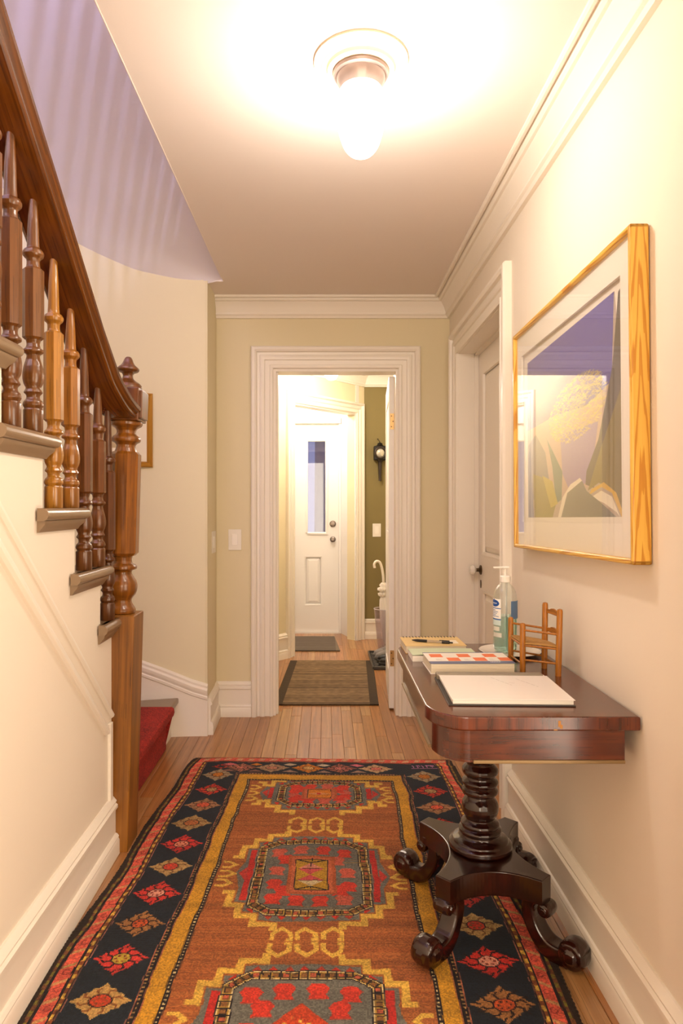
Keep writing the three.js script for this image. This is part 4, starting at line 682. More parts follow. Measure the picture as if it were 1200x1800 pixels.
// ---------------------------------------------------------------- things on the table
const paperMat = mat(0xf5efe6, 0.8), pagesMat = mat(0xeadfc8, 0.85);
function pagesGeo(w, h, d, n = 5) { const g = []; for (let k = 0; k < n; k++) g.push(new THREE.BoxGeometry(w - 0.001 * (k % 2), h / n * 0.96, d - 0.0012 * ((k + 1) % 2)).translate(0, h * (k + 0.5) / n, 0)); return g; }
{   // white covered folder at the near end
  const t = thing('ring_binder', 'white covered presentation folder lying at the near end of the table', 'folder', [0.455, TY, 1.778], -0.03);
  const w = 0.300, d = 0.262;
  mesh('back_cover', [new RoundedBoxGeometry(w + 0.004, 0.003, d + 0.006, 2, 0.001).translate(0, 0.0016, 0)], phys(0x2c2420, 0.4), t, 'black back cover');
  mesh('pages', pagesGeo(w - 0.010, 0.010, d - 0.01, 6).map(g => g.translate(0.004, 0.0032, 0)), paperMat, t);
  mesh('spine', [new RoundedBoxGeometry(w * 0.98, 0.0165, 0.030, 3, 0.004).translate(-0.002, 0.0088, -d / 2 + 0.006)], mat(0x8d8270, 0.6), t, 'grey brown spine strip');
  const cover = canvasTex(512, 512, (c, W, Hh) => { c.fillStyle = '#f3ece4'; c.fillRect(0, 0, W, Hh); c.save(); c.translate(W * 0.56, H * 0 + Hh * 0.42); c.fillStyle = '#a9a095'; for (const [x, y, l] of [[-40, -120, 150], [70, -96, 150]]) { for (let k = 0; k < l; k += 7) { if (k % 35 < 28) c.fillRect(x + k * 0.42, y + k, 3.5, 5); } } for (let k = 0; k < 40; k += 7) c.fillRect(20 + k * 0.6, -20 + k * 0.3, 4, 3); c.restore(); });
  const cg = new RoundedBoxGeometry(w - 0.004, 0.0014, d - 0.026, 1, 0.0006).translate(0.004, 0.0145, 0.012); const p = cg.attributes.position, uv = cg.attributes.uv; for (let i = 0; i < p.count; i++) uv.setXY(i, (p.getX(i) + w / 2) / w, (d / 2 - p.getZ(i)) / d);
  mesh('front_cover', [cg], phys(0xffffff, 0.35, { map: cover, clearcoat: 0.3 }), t, 'white cover with faint lines of print');
}
{   // thick book with a white, orange and blue cover
  const t = thing('book', 'thick paperback with white and orange blocks and a blue band on its cover', 'book', [0.424, TY, 2.035], 0.02);
  const w = 0.245, d = 0.145, h = 0.030;
  mesh('pages', pagesGeo(w - 0.004, h - 0.003, d - 0.004, 7).map(g => g.translate(0, 0.0015, 0)), pagesMat, t);
  const cov = canvasTex(512, 340, (c, W, Hh) => { c.fillStyle = '#efe7da'; c.fillRect(0, 0, W, Hh); c.fillStyle = '#e8703a'; for (const [x, y] of [[0.24, 0.5], [0.56, 0.5], [0.86, 0.5], [0.06, 0.16], [0.40, 0.16], [0.72, 0.16]]) c.fillRect(x * W, y * Hh, W * 0.15, Hh * 0.3); c.fillStyle = '#5d6586'; c.fillRect(0, Hh * 0.82, W, Hh * 0.18); c.fillRect(0, 0, W, Hh * 0.06); c.fillStyle = '#9a938c'; for (const [x, y] of [[0.10, 0.6], [0.44, 0.62], [0.74, 0.62]]) for (let k = 0; k < 4; k++) c.fillRect(x * W, (y + k * 0.04) * Hh, W * (0.05 + 0.02 * (k % 2)), 3); c.fillStyle = '#f0e8de'; for (let k = 0; k < 9; k++) c.fillRect((0.72 + k * 0.014) * W, Hh * (0.86 + 0.02 * (k % 2)), W * 0.009, Hh * 0.05); });
  const cg = new THREE.BoxGeometry(w, 0.0016, d).translate(0, h, 0); const p = cg.attributes.position, uv = cg.attributes.uv; for (let i = 0; i < p.count; i++) uv.setXY(i, (p.getX(i) + w / 2) / w, (d / 2 - p.getZ(i)) / d);
  mesh('front_cover', [cg], phys(0xffffff, 0.4, { map: cov }), t, 'printed cover'); mesh('back_cover', [new THREE.BoxGeometry(w, 0.0014, d).translate(0, 0.0008, 0)], paperMat, t);
}
{
  const t = thing('booklet', 'thin pale green booklet with a lifted cover between book and notebook', 'booklet', [0.373, TY, 2.168], 0.02);
  const w = 0.205, d = 0.100;
  mesh('pages', pagesGeo(w, 0.018, d, 5), paperMat, t);
  const g = new THREE.PlaneGeometry(w, d, 14, 10).rotateX(-Math.PI / 2), p = g.attributes.position; for (let i = 0; i < p.count; i++) { const u = (p.getX(i) + w / 2) / w; p.setY(i, 0.0195 + 0.006 * Math.sin(u * Math.PI) * (0.4 + (p.getZ(i) + d / 2) / d) * 0.5); } g.computeVertexNormals();
  const cov = canvasTex(256, 256, (c, W, Hh) => { c.fillStyle = '#c5cfaa'; c.fillRect(0, 0, W, Hh); c.fillStyle = '#8f9a80'; for (let k = 0; k < 5; k++) c.fillRect(110, 205 + k * 6, 40, 2); c.fillStyle = '#b4c298'; c.fillRect(160, 180, 60, 50); });
  mesh('cover', [g, g.clone().translate(0, -0.0012, 0)], mat(0xffffff, 0.6, { map: cov }), t, 'pale green cover');
}
{
  const t = thing('spiral_notebook', 'tan spiral notebook with a pen on it at the far end of the table', 'notebook', [0.362, TY, 2.305], 0.02);
  const w = 0.200, d = 0.150;
  mesh('pages', pagesGeo(w - 0.004, 0.024, d - 0.004, 8), pagesMat, t);
  const cov = canvasTex(256, 192, (c, W, Hh) => { c.fillStyle = '#dcbc7c'; c.fillRect(0, 0, W, Hh); const r = rng(3); for (let k = 0; k < 700; k++) { c.fillStyle = r() < 0.5 ? '#d0ae6c' : '#e4c890'; c.fillRect(r() * W, r() * Hh, 3, 1); } c.fillStyle = '#efe4cc'; c.fillRect(W * 0.78, Hh * 0.4, W * 0.13, Hh * 0.35); c.fillStyle = '#bdae90'; for (let k = 0; k < 4; k++) c.fillRect(W * 0.795, Hh * (0.46 + k * 0.07), W * 0.1, 2); });
  const cg = new THREE.BoxGeometry(w, 0.0014, d).translate(0, 0.025, 0), p = cg.attributes.position, uv = cg.attributes.uv; for (let i = 0; i < p.count; i++) uv.setXY(i, (p.getX(i) + w / 2) / w, (d / 2 - p.getZ(i)) / d);
  mesh('cover', [cg], mat(0xffffff, 0.7, { map: cov }), t, 'tan card cover'); mesh('back_cover', [new THREE.BoxGeometry(w, 0.0014, d).translate(0, 0.0007, 0)], mat(0xb89860, 0.7), t);
  for (let k = 0; k < 17; k++) mesh('spiral_loop', [new THREE.TorusGeometry(0.0145, 0.0009, 6, 20).rotateY(Math.PI / 2).rotateZ(0.05).translate(-w / 2 + 0.012 + k * 0.011, 0.0146, -d / 2 + 0.006)], M.blackIron, t);
}
{
  const t = thing('pen', 'black and clear ballpoint pen lying on the spiral notebook', 'pen', [0.358, TY + 0.0262 + 0.0046, 2.276], -0.20);
  t.rotation.y = -0.36;
  mesh('grip', [lathe([[0, 0], [0.0012, 0], [0.004, 0.014], [0.0046, 0.02], [0.0046, 0.052], [0, 0.052]], 16).rotateZ(-Math.PI / 2).translate(-0.07, 0, 0)], phys(0x16120f, 0.6), t, 'black rubber grip');
  mesh('barrel', [lathe([[0.0038, 0], [0.0042, 0.004], [0.0042, 0.048], [0.0038, 0.05]], 16).rotateZ(-Math.PI / 2).translate(-0.018, 0, 0)], phys(0xd8d0c4, 0.1, { transmission: 0.8, thickness: 0.002 }), t, 'clear barrel');
  mesh('cap', [lathe([[0, 0], [0.0046, 0], [0.0046, 0.024], [0.003, 0.026], [0.0025, 0.036], [0, 0.036]], 16).rotateZ(-Math.PI / 2).translate(0.032, 0, 0), new THREE.BoxGeometry(0.034, 0.0016, 0.003).translate(0.04, 0.0058, 0)], phys(0x16120f, 0.4), t);
}
{
  const t = thing('plate', 'round white plate with a dark rim under the sanitizer bottle', 'plate', [0.605, TY, 2.235]);
  mesh('dish', [lathe([[0, 0.0002], [0.060, 0.0002], [0.075, 0.004], [0.098, 0.009], [0.100, 0.0105], [0.098, 0.0115], [0.075, 0.0065], [0.062, 0.004], [0, 0.004]], 56)], phys(0xe9dfd0, 0.2, { clearcoat: 0.6 }), t);
  mesh('rim', [new THREE.TorusGeometry(0.0995, 0.0016, 8, 64).rotateX(Math.PI / 2).translate(0, 0.0100, 0)], M.brassOld, t, 'thin dark rim');
}
{
  const t = thing('sanitizer_bottle', 'clear pump bottle half full of blue green hand sanitizer', 'bottle', [0.592, TY + 0.0042, 2.243]);
  const out = smoothProf([[0.0, 0.0], [0.030, 0.0], [0.036, 0.004], [0.0385, 0.014], [0.0385, 0.06], [0.0385, 0.155], [0.0375, 0.180], [0.032, 0.203], [0.021, 0.219], [0.0145, 0.226], [0.0135, 0.232]], 4);
  mesh('shell', [lathe(out, 40)], phys(0xf7fbfa, 0.03, { transmission: 0.98, thickness: 0, ior: 1.5 }), t, 'clear plastic');
  mesh('liquid', [lathe(smoothProf([[0.0, 0.0022], [0.028, 0.0022], [0.034, 0.006], [0.0366, 0.016], [0.0368, 0.06], [0.0368, 0.1185]], 4).concat([[0, 0.1185]]), 40)], phys(0xffffff, 0.02, { transmission: 1, thickness: 0.06, ior: 1.33, attenuationColor: new THREE.Color(0.42, 0.84, 0.78), attenuationDistance: 0.10 }), t, 'pale turquoise gel');
  const cap = mesh('pump', [lathe([[0.0155, 0.228], [0.017, 0.229], [0.017, 0.247], [0.015, 0.2495], [0.008, 0.250], [0.0055, 0.251], [0.0055, 0.272], [0, 0.272]], 28), new RoundedBoxGeometry(0.024, 0.009, 0.016, 3, 0.004).translate(0.002, 0.276, 0), new RoundedBoxGeometry(0.036, 0.006, 0.008, 3, 0.0028).translate(-0.022, 0.276, 0)], phys(0xf4efe6, 0.3), t, 'white pump top');
  mesh('dip_tube', [new THREE.CylinderGeometry(0.0028, 0.0028, 0.225, 10).translate(0.004, 0.122, 0)], phys(0xf0efe8, 0.3, { transmission: 0.4, thickness: 0 }), t);
  const lab = (a0, a1, y0, y1, tex, r = 0.0392) => { const g = new THREE.CylinderGeometry(r, r, y1 - y0, 16, 1, true, a0, a1 - a0).translate(0, (y0 + y1) / 2, 0); return g; };
  const L1 = canvasTex(128, 256, (c, W, Hh) => { c.clearRect(0, 0, W, Hh); c.fillStyle = '#f4f1ea'; c.fillRect(0, 90, W, 110); c.fillStyle = '#f4f1ea'; c.fillRect(0, 0, W, 90); c.fillStyle = '#1f4f9c'; c.beginPath(); c.ellipse(62, 44, 52, 34, 0, 0, 6.3); c.fill(); c.beginPath(); c.moveTo(20, 30); c.lineTo(64, 0); c.lineTo(50, 34); c.fill(); c.fillStyle = '#ffffff'; for (let k = 0; k < 5; k++) c.fillRect(30 + k * 13, 40, 8, 9); c.fillStyle = '#2a62a8'; c.fillRect(0, 88, W, 8); for (let k = 0; k < 5; k++) c.fillRect(14, 108 + k * 15, 60 + (k * 29) % 40, 5); c.fillRect(0, 192, W, 12); c.fillStyle = '#cfe0dc'; c.fillRect(0, 204, W, 52); });
  // angles run from +z (towards the viewer); the front label faces left, the blue back label faces right
  mesh('label', [lab(-1.95, -0.62, 0.090, 0.176)], mat(0xffffff, 0.5, { map: L1 }), t, 'blue and white front label');
  mesh('back_label', [lab(0.22, 1.5, 0.112, 0.170)], mat(0x5f7ea6, 0.5), t, 'slate blue back label');
  mesh('print_band', [lab(-1.7, -0.55, 0.052, 0.066), lab(-1.7, -0.75, 0.072, 0.086)], mat(0xd9d4c6, 0.6), t, 'pale printed bands');
}
{   // miniature ladder back armchair
  const t = thing('miniature_chair', 'tiny wooden armchair with a woven straw seat standing on the table', 'miniature chair', [0.6165, TY, 2.020], 0.0);
  const wood = phys(0xb87428, 0.4, { map: (() => { const k = stairGrain.clone(); k.repeat.set(6, 4); return k; })(), color: new THREE.Color(0xffd472) });
  // local x: towards the back (right), local Z: away from the viewer
  const FR = [-0.040, -0.028], FL = [-0.042, 0.092], BR = [0.046, -0.080], BL = [0.036, 0.012];
  const posts = [['front_post', FR, FR, 0.142, 0.0082], ['front_post', FL, FL, 0.140, 0.0080], ['back_post', BR, [BR[0] + 0.006, BR[1] + 0.004], 0.190, 0.0084], ['back_post', BL, [BL[0] + 0.004, BL[1] + 0.004], 0.196, 0.0084]];
  for (const [n, a, b, h, r] of posts) { const g = lathe([[0, 0], [r, 0], [r * 1.05, h * 0.4], [r, h - 0.008], [r * 0.8, h - 0.002], [0, h]], 14), p = g.attributes.position; for (let i = 0; i < p.count; i++) { const q = p.getY(i) / h; p.setXYZ(i, p.getX(i) + lerp(a[0], b[0], q), p.getY(i), p.getZ(i) - lerp(a[1], b[1], q)); } mesh(n, [g], wood, t); }
  const at = (P, y) => V3(P[0], y, P[1]), bar = (A, B, y0, y1, r) => tube([at(A, y0), at(A, y0).lerp(at(B, y1), 0.5), at(B, y1)], r, 8, 8);
  mesh('armrest', [bar(FR, BR, 0.121, 0.117, 0.0032)], wood, t); mesh('armrest', [bar(FL, BL, 0.121, 0.119, 0.0032)], wood, t);
  for (const [A, B, y] of [[FR, BR, 0.034], [FL, BL, 0.036], [FR, FL, 0.020], [BR, BL, 0.030]]) mesh('stretcher', [bar(A, B, y, y, 0.0030)], wood, t);
  for (const [A, B, y] of [[FR, BR, 0.076], [FL, BL, 0.076], [FR, FL, 0.076], [BR, BL, 0.076]]) mesh('seat_rail', [bar(A, B, y, y, 0.0034)], wood, t);
  const slat = (y, h) => { const s = new THREE.Shape(), L = Math.hypot(BR[0] - BL[0], BR[1] - BL[1]); s.moveTo(0, 0); s.lineTo(L, 0); s.lineTo(L, h * 0.7); s.quadraticCurveTo(L * 0.78, h * 0.62, L * 0.66, h * 0.95); s.quadraticCurveTo(L * 0.5, h * 1.25, L * 0.34, h * 0.95); s.quadraticCurveTo(L * 0.22, h * 0.62, 0, h * 0.7); s.closePath(); const g = new THREE.ExtrudeGeometry(s, { depth: 0.004, bevelEnabled: false }); g.rotateY(Math.atan2(BL[1] - BR[1], BL[0] - BR[0])); g.translate(BR[0] + 0.005, y, -BR[1]); return boxUV(g, 0); };
  mesh('back_slat', [slat(0.166, 0.016)], wood, t); mesh('back_slat', [slat(0.112, 0.016)], wood, t);
  // straw seat: twisted cords in four fields
  const cords = [], q = (a, b, k) => [lerp(a[0], b[0], k), lerp(a[1], b[1], k)], cen = q(q(FR, FL, 0.5), q(BR, BL, 0.5), 0.5), cs = [FR, FL, BL, BR];
  for (let e = 0; e < 4; e++) for (let k = 0; k < 9; k++) { const f = 1 - k / 9, a = q(cen, cs[e], f), b = q(cen, cs[(e + 1) % 4], f), y = 0.0785 + 0.004 * Math.sin(f * 2); cords.push(tube([V3(a[0], y, a[1]), V3((a[0] + b[0]) / 2, y + 0.0012, (a[1] + b[1]) / 2), V3(b[0], y, b[1])], 0.0031, 8, 6)); }
  const strawT = dataTex(128, 128, (u, v) => { const s = 0.5 + 0.5 * Math.sin((u * 3 + v * 12) * 6.283), n = vnoise(u * 40, v * 40, 40, 40); const c = mix3(rgb(206, 164, 96), rgb(140, 96, 46), clamp(0.55 * s + 0.5 * n, 0, 1)); return c; }, true, [8, 2]);
  mesh('woven_seat', cords, mat(0xffffff, 0.85, { map: strawT }), t, 'straw coloured woven seat');
}

// ---------------------------------------------------------------- large picture on the right wall
{
  const t = thing('framed_picture', 'large abstract print in violet, yellow and grey with a broad pine frame', 'picture', [XR, 1.470, 2.0]);
  t.rotation.y = -Math.PI / 2; // local +x towards the viewer, +z into the hall
  t.rotation.set(0, -Math.PI / 2, 0); t.rotateZ(0.020);
  const w = 0.958, h = 0.766, D = 0.044, fw = 0.014;
  const pine = dataTex(512, 1024, (u, v) => { const k = fbm(u, v, 4, 3, 3), d = Math.abs(u - 0.5 + 0.25 * (fbm(0.3, v, 2, 3, 3) - 0.5)); let q = v * 4 + Math.pow(d * 2, 1.5) * 1.5 + k * 1.3; q -= Math.floor(q); const fine = vnoise(u * 60, v * 6, 60, 6); const e = q < 0.62 ? q * 0.25 : q < 0.9 ? 0.75 + (q - 0.62) : 0.9 - (q - 0.9) * 8; const c = mix3(rgb(238, 192, 84), rgb(200, 136, 36), clamp(e * 0.95 + 0.18 * fine, 0, 1)); return c; });
  const pineSide = pine.clone(); pineSide.repeat.set(21, 1.25); const pm = phys(0xffffff, 0.35, { map: pineSide, clearcoat: 0.3, clearcoatRoughness: 0.2 });
  const rail = (x0, x1, y0, y1, g) => boxUV(new RoundedBoxGeometry(x1 - x0, y1 - y0, D, 3, 0.005).translate((x0 + x1) / 2, (y0 + y1) / 2, D / 2 + 0.002), g);
  mesh('frame_rail', [rail(-w / 2, w / 2, h / 2 - fw, h / 2, 0)], pm, t); mesh('frame_rail', [rail(-w / 2, w / 2, -h / 2, -h / 2 + fw, 0)], pm, t);
  mesh('frame_rail', [rail(-w / 2, -w / 2 + fw, -h / 2, h / 2, 1)], pm, t); mesh('frame_rail', [rail(w / 2 - fw, w / 2, -h / 2, h / 2, 1)], pm, t, 'broad pine side with cathedral grain');
  mesh('backing', [new THREE.BoxGeometry(w - 0.02, h - 0.02, 0.004).translate(0, 0, 0.018)], paperMat, t);
  const ms = polyShape([[-w / 2 + 0.01, -h / 2 + 0.01], [w / 2 - 0.01, -h / 2 + 0.01], [w / 2 - 0.01, h / 2 - 0.01], [-w / 2 + 0.01, h / 2 - 0.01]]), mo = new THREE.Path(); const ox0 = -w / 2 + 0.062, ox1 = w / 2 - 0.085, oy0 = -h / 2 + 0.092, oy1 = h / 2 - 0.088; mo.moveTo(ox0, oy0); mo.lineTo(ox0, oy1); mo.lineTo(ox1, oy1); mo.lineTo(ox1, oy0); mo.closePath(); ms.holes.push(mo);
  mesh('mat_board', [new THREE.ExtrudeGeometry(ms, { depth: 0.008, bevelEnabled: false }).translate(0, 0, 0.024)], mat(0xf6eedf, 0.85), t, 'cream window mat');
  const art = canvasTex(1024, 740, (c, W, Hh) => {
    const P = (pts, f, blur) => { c.fillStyle = f; c.beginPath(); pts.forEach((q, i) => i ? c.lineTo(q[0] * W, q[1] * Hh) : c.moveTo(q[0] * W, q[1] * Hh)); c.closePath(); c.fill(); }, r = rng(77);
    c.fillStyle = '#efe6d6'; c.fillRect(0, 0, W, Hh);
    P([[0.05, 0.06], [0.93, 0.035], [0.985, 0.5], [0.985, 0.97], [0.05, 0.97]], '#b9a897');
    P([[0.05, 0.40], [0.9, 0.38], [0.8, 0.8], [0.5, 0.9], [0.05, 0.7]], '#c3a999');
    P([[0.05, 0.06], [0.925, 0.035], [0.905, 0.40], [0.70, 0.46], [0.40, 0.44], [0.05, 0.46]], '#5f5aa6');
    P([[0.05, 0.18], [0.45, 0.20], [0.3, 0.33], [0.05, 0.36]], '#6660a4');
    for (let k = 0; k < 160; k++) { c.globalAlpha = 0.12; c.fillStyle = r() < 0.5 ? '#746cb4' : '#524c94'; c.fillRect((0.05 + r() * 0.8) * W, (0.06 + r() * 0.38) * Hh, W * 0.16, 2); } c.globalAlpha = 1;
    P([[0.45, 0.55], [0.8, 0.55], [0.74, 0.80], [0.55, 0.85], [0.47, 0.75]], '#a08cb0');
    for (let k = 0; k < 900; k++) { const a = r() * 6.283, q = Math.sqrt(r()); const x = 0.60 + Math.cos(a) * q * 0.27, y = 0.45 + Math.sin(a) * q * 0.15 + (x - 0.6) * -0.1; c.globalAlpha = 0.5; c.fillStyle = r() < 0.6 ? '#d8c86a' : r() < 0.5 ? '#e6d987' : '#c2b256'; c.save(); c.translate(x * W, y * Hh); c.rotate(-0.5 + r()); c.fillRect(-14, -2, 28, 4); c.restore(); } c.globalAlpha = 1;
    P([[0.955, 0.05], [0.985, 0.03], [0.985, 0.55], [0.86, 0.66], [0.76, 0.84], [0.69, 0.82], [0.70, 0.76], [0.80, 0.63], [0.85, 0.50], [0.91, 0.34]], '#5d5650');
    P([[0.985, 0.42], [0.985, 0.96], [0.90, 0.85], [0.80, 0.82], [0.71, 0.85], [0.80, 0.70], [0.90, 0.55]], '#857745');
    P([[0.72, 0.87], [0.82, 0.84], [0.90, 0.87], [0.965, 0.97], [0.985, 0.97], [0.93, 0.87], [0.84, 0.82], [0.74, 0.845]], '#d9b040');
    P([[0.74, 0.88], [0.82, 0.855], [0.90, 0.885], [0.955, 0.97], [0.93, 0.95], [0.84, 0.91]], '#f0e6cf');
    P([[0.44, 0.97], [0.50, 0.85], [0.58, 0.82], [0.66, 0.80], [0.70, 0.85], [0.84, 0.92], [0.93, 0.97]], '#7b7a70');
    P([[0.42, 0.97], [0.47, 0.87], [0.55, 0.81], [0.64, 0.785], [0.66, 0.80], [0.52, 0.85], [0.455, 0.97]], '#efe4cc');
    P([[0.05, 0.55], [0.16, 0.50], [0.28, 0.62], [0.33, 0.80], [0.25, 0.90], [0.05, 0.85]], '#7e7a82');
    P([[0.30, 0.55], [0.40, 0.66], [0.47, 0.74], [0.46, 0.88], [0.40, 0.90], [0.36, 0.70]], '#5f7a70');
    P([[0.12, 0.72], [0.28, 0.76], [0.40, 0.90], [0.36, 0.97], [0.14, 0.97]], '#8a8038');
    P([[0.24, 0.74], [0.36, 0.78], [0.42, 0.90], [0.34, 0.92]], '#b8a83c');
    P([[0.05, 0.60], [0.08, 0.58], [0.13, 0.97], [0.05, 0.97]], '#4a5480');
    for (let k = 0; k < 500; k++) { c.globalAlpha = 0.10; c.fillStyle = r() < 0.5 ? '#ffffff' : '#302830'; c.fillRect((0.05 + r() * 0.92) * W, (0.06 + r() * 0.9) * Hh, 18, 1.5); } c.globalAlpha = 1;
  });
  const ag = new THREE.PlaneGeometry(ox1 - ox0 + 0.004, oy1 - oy0 + 0.004).translate((ox0 + ox1) / 2, (oy0 + oy1) / 2, 0.0215);
  mesh('art_print', [ag], mat(0xffffff, 0.8, { map: art }), t, 'abstract landscape like print');
  mesh('glass', [new THREE.BoxGeometry(w - 0.022, h - 0.022, 0.002).translate(0, 0, 0.0375)], phys(0xffffff, 0.0, { transmission: 1, thickness: 0, ior: 1.5 }), t, 'clear picture glass');
}
// small gilt picture on the curved stair wall, mostly behind the newel post
{
  const s = 0.455, q = arcPt(s, -0.012), a = s / ARC_R;
  const t = thing('gilt_picture', 'small gilt framed picture on the stair wall behind the newel post', 'picture', [q[0], 1.625, q[1]]); t.rotation.y = a;
  const w = 0.375, h = 0.39, gold = phys(0xb8842c, 0.35, { metalness: 0.55 });
  const loop = [[-w / 2, -h / 2], [-w / 2, h / 2], [w / 2, h / 2], [w / 2, -h / 2], [-w / 2, -h / 2]].map(p => new THREE.Vector3(p[0], p[1], 0.0));
  mesh('frame', [sweep(loop, new THREE.Vector3(0, 0, 1), [[0, 0], [0, 0.014], [0.006, 0.022], [0.014, 0.018], [0.020, 0.020], [0.028, 0.012], [0.030, 0.006], [0.030, 0]])], gold, t, 'gilt moulded frame');
  mesh('mat_board', [new THREE.BoxGeometry(w - 0.02, h - 0.02, 0.004).translate(0, 0, 0.004)], mat(0xf1e6cc, 0.9), t); mesh('print', [new THREE.BoxGeometry(w * 0.5, h * 0.5, 0.002).translate(0, 0, 0.0065)], mat(0xc4ae86, 0.9), t);
}

// ---------------------------------------------------------------- switches
function lightSwitch(label, pos, turn, w = 0.076, two = false) {
  const t = thing('light_switch', label, 'switch', pos, turn);
  mesh('cover_plate', [new RoundedBoxGeometry(w, 0.122, 0.006, 3, 0.0025).translate(0, 0, 0.003)], M.plasticWhite, t);
  const p = mesh('rocker', [new RoundedBoxGeometry(0.034, 0.067, 0.006, 2, 0.002).rotateX(0.05).translate(0, 0, 0.0065)], phys(0xfbf5ea, 0.3), t); p.userData.label = 'white rocker';
}
lightSwitch('white rocker switch on the cream end wall beside the doorway', [-0.526, 1.028, ZB], 0);
lightSwitch('white rocker switch seen edge on at the corner of the stair wall', [-0.6315, 1.022, 3.85], Math.PI / 2 - 0.02, 0.12);
lightSwitch('white rocker switch on the olive wall under the carriage lamp', [0.477, 0.999, 6.30], 0);

// ---------------------------------------------------------------- carriage lantern on the olive wall
{
  const t = thing('carriage_lantern', 'black carriage lantern with a round lens hung on the olive wall', 'lantern', [0.503, 1.705, 6.30]);
  mesh('body', [new RoundedBoxGeometry(0.115, 0.130, 0.085, 3, 0.010).translate(0, 0, 0.050)], M.blackIron, t);
  mesh('bezel', [new THREE.TorusGeometry(0.046, 0.009, 12, 36).translate(0, 0, 0.094)], phys(0x3a3026, 0.35, { metalness: 0.6 }), t);
  mesh('lens', [lathe(smoothProf([[0, 0.018], [0.020, 0.015], [0.036, 0.006], [0.042, 0]], 4), 30).rotateX(Math.PI / 2).translate(0, 0, 0.092)], phys(0xc9c4b4, 0.1, { clearcoat: 1, metalness: 0.35 }), t, 'silvery round lens');
  mesh('chimney', [lathe([[0.030, 0.062], [0.034, 0.070], [0.022, 0.078], [0.024, 0.088], [0.012, 0.096], [0, 0.098]], 20).translate(0, 0, 0.050)], M.blackIron, t);
  mesh('candle_tube', [lathe([[0.026, -0.062], [0.024, -0.076], [0.017, -0.084], [0.017, -0.15], [0.012, -0.24], [0.014, -0.252], [0, -0.256]], 20).translate(0, 0, 0.050)], phys(0x3a3028, 0.4, { metalness: 0.5 }), t);
  mesh('hook', [tube([new THREE.Vector3(0, 0.095, 0.05), new THREE.Vector3(-0.006, 0.115, 0.045), new THREE.Vector3(-0.02, 0.13, 0.03), new THREE.Vector3(-0.014, 0.138, 0.008)], 0.003, 16, 6)], M.blackIron, t);
}
// ---------------------------------------------------------------- umbrella stand, umbrella, boot tray and shoes
{
  const t = thing('umbrella_stand', 'clear tapered umbrella stand beside the boot tray', 'umbrella stand', [0.500, 0, 5.77]);
  mesh('wall_shell', [lathe([[0.0, 0.0015], [0.052, 0.0015], [0.056, 0.006], [0.060, 0.05], [0.086, 0.352], [0.088, 0.356], [0.083, 0.356], [0.056, 0.05], [0.052, 0.009], [0, 0.009]], 40)], phys(0xf2eef2, 0.06, { transmission: 0.92, thickness: 0, ior: 1.45 }), t, 'smoky clear plastic');
  mesh('rim', [new THREE.TorusGeometry(0.0865, 0.0028, 8, 48).rotateX(Math.PI / 2).translate(0, 0.356, 0)], phys(0xd6cfd4, 0.2), t);
  const u = thing('umbrella', 'white folded umbrella with a crook handle in the clear stand', 'umbrella', [0.510, 0.012, 5.77]); u.rotation.z = 0.03;
  const hp = [[0, 0.50], [0.0, 0.62], [-0.012, 0.70], [-0.028, 0.738], [-0.054, 0.745], [-0.072, 0.722], [-0.070, 0.690]].map(q => new THREE.Vector3(q[0], q[1], 0));
  mesh('handle', [tube(hp, 0.011, 48, 12)], phys(0xf3ead8, 0.3), u, 'white crook handle');
  const pleat = (prof, n, amp) => { const g = new THREE.LatheGeometry(prof.map(q => new THREE.Vector2(Math.max(q[0], 1e-4), q[1])), 72), p = g.attributes.position; for (let i = 0; i < p.count; i++) { const x = p.getX(i), z = p.getZ(i), a = Math.atan2(z, x), k = 1 + amp * Math.sin(a * n + p.getY(i) * 9); p.setX(i, x * k); p.setZ(i, z * k); } g.computeVertexNormals(); return g; };
  mesh('canopy', [pleat([[0.004, 0.02], [0.020, 0.10], [0.032, 0.25], [0.036, 0.37], [0.034, 0.42], [0.020, 0.452], [0.012, 0.47]], 8, 0.16)], mat(0xf5eee4, 0.8), u, 'folded white canopy');
  mesh('ruffle', [pleat([[0.018, 0.44], [0.038, 0.455], [0.042, 0.475], [0.024, 0.487], [0.044, 0.50], [0.042, 0.52], [0.022, 0.528], [0.030, 0.545], [0.014, 0.565]], 11, 0.22)], mat(0xf7efe2, 0.85), u, 'gathered ruffle');
}
{
  const t = thing('boot_tray', 'black ribbed boot tray on the vestibule floor', 'tray', [0.555, 0, 5.38]);
  const w = 0.40, d = 0.58, wall = [];
  mesh('base', [new RoundedBoxGeometry(w, 0.008, d, 2, 0.003).translate(0, 0.0045, 0)], phys(0x1d1a18, 0.5), t);
  for (const [x, z, a, b] of [[-w / 2 + 0.006, 0, 0.012, d], [w / 2 - 0.006, 0, 0.012, d], [0, -d / 2 + 0.006, w, 0.012], [0, d / 2 - 0.006, w, 0.012]]) wall.push(new RoundedBoxGeometry(a, 0.024, b, 2, 0.005).translate(x, 0.0125, z));
  mesh('raised_edge', wall, phys(0x3a3632, 0.35), t);
  for (let k = 0; k < 11; k++) { const pts = []; for (let i = 0; i <= 14; i++) pts.push(new THREE.Vector3(-w / 2 + 0.025 + i * 0.025, 0.010, -d / 2 + 0.045 + k * 0.051 + 0.012 * (i % 2 ? 1 : -1))); mesh('rib', [new THREE.TubeGeometry(new THREE.CatmullRomCurve3(pts), 40, 0.0036, 6)], phys(0x6d675f, 0.4), t); }
}
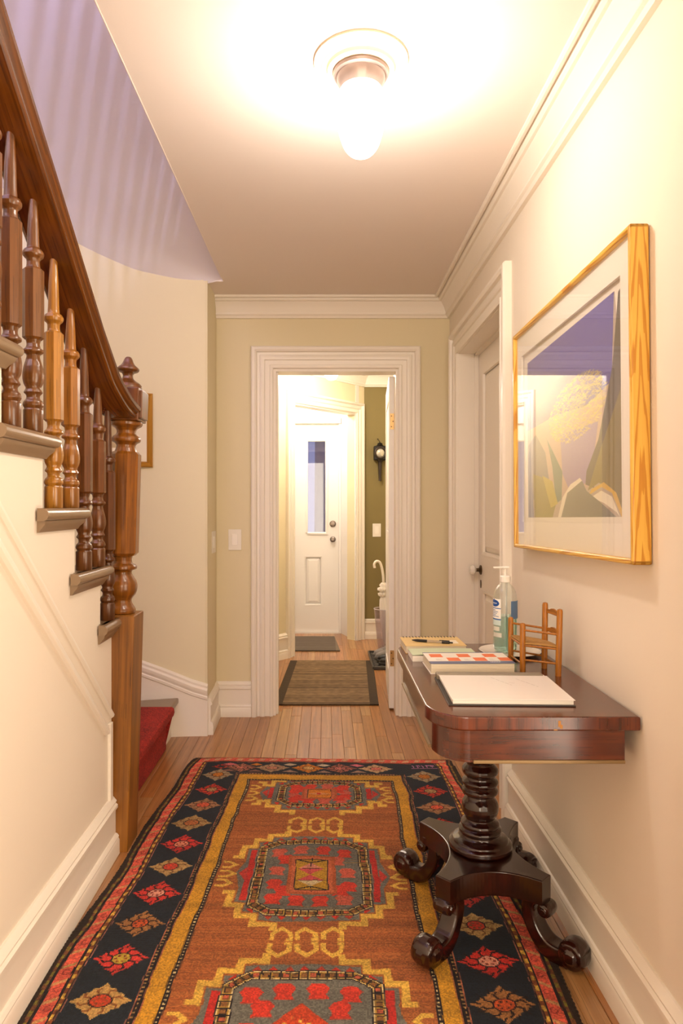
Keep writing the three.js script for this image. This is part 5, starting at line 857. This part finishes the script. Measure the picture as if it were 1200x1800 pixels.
function shoe(label, x, Z, turn, upper, sole, high, y = 0.013) {
  const t = thing('shoe', label, 'shoe', [x, y, Z]); t.rotation.y = turn; const L = 0.255;        // local +x = toe
  const out = k => { const pts = []; for (let i = 0; i <= 40; i++) { const a = i / 40 * 6.283, c = Math.cos(a), s = Math.sin(a); const X = c * L / 2, u = (X + L / 2) / L, wd = 0.034 + 0.014 * Math.sin(clamp(u, 0, 1) * 2.6 + 0.2); pts.push([X * k, s * wd * k + 0.004 * u]); } return polyShape(pts); };
  mesh('sole', [planExtrude(out(1), 0, 0.020, 0.004)], sole, t);
  const N = 26, K = 24, pos = [], idx = [];
  for (let i = 0; i <= N; i++) for (let j = 0; j <= K; j++) {
    const u = i / N, a = j / K * Math.PI, X = -L / 2 + 0.006 + u * (L - 0.012), e = Math.sqrt(Math.max(0, 1 - Math.pow(Math.abs(2 * u - 1), 3.2))), wd = (0.032 + 0.013 * Math.sin(u * 2.6 + 0.2)) * e;
    const hh = (u < 0.42 ? lerp(high, high * 0.92, u / 0.42) : lerp(high * 0.92, 0.038, Math.pow(clamp((u - 0.42) / 0.48, 0, 1), 0.8))) * Math.pow(e, 0.5);
    const sq = Math.sin(a); pos.push(X, 0.016 + hh * Math.pow(sq, 0.55), Math.cos(a) * wd * (1 - 0.25 * sq * (u < 0.45 ? 1 : 0)));
  }
  for (let i = 0; i < N; i++) for (let j = 0; j < K; j++) { const a = i * (K + 1) + j, b = a + K + 1; idx.push(a, a + 1, b, a + 1, b + 1, b); }
  const g = new THREE.BufferGeometry(); g.setAttribute('position', new THREE.Float32BufferAttribute(pos, 3)); g.setIndex(idx); g.computeVertexNormals();
  const up = mesh('upper', [g], upper, t);
  mesh('collar', [new THREE.TorusGeometry(0.034, 0.006, 8, 28).rotateX(Math.PI / 2).scale(1.35, 1, 0.75).translate(-0.055, high + 0.012, 0)], sole, t);
  const lace = []; for (let k = 0; k < 4; k++) lace.push(new THREE.CapsuleGeometry(0.0026, 0.036, 4, 8).rotateX(Math.PI / 2).translate(0.004 + k * 0.017, 0.016 + lerp(high * 0.9, 0.055, k / 3.5) + 0.002, 0)); for (const q of lace) mesh('lace', [q], sole, up);
}
{
  const greyU = mat(0x8b8480, 0.8), greyS = mat(0x6a6460, 0.7), blk = phys(0x15120f, 0.45), blkS = phys(0x38332e, 0.5);
  shoe('grey low shoe at the far end of the boot tray', 0.510, 5.520, Math.PI + 0.12, greyU, greyS, 0.085);
  shoe('grey shoe next to the black shoes on the boot tray', 0.518, 5.420, Math.PI + 0.05, greyU, greyS, 0.085);
  shoe('black shoe in the middle of the boot tray', 0.527, 5.315, Math.PI + 0.06, blk, blkS, 0.075);
  shoe('black shoe at the near end of the boot tray', 0.535, 5.212, Math.PI + 0.02, blk, blkS, 0.075);
}

scene.traverse(o => { if (o.isMesh) { o.castShadow = true; o.receiveShadow = true; } });
renderer.render(scene, camera);
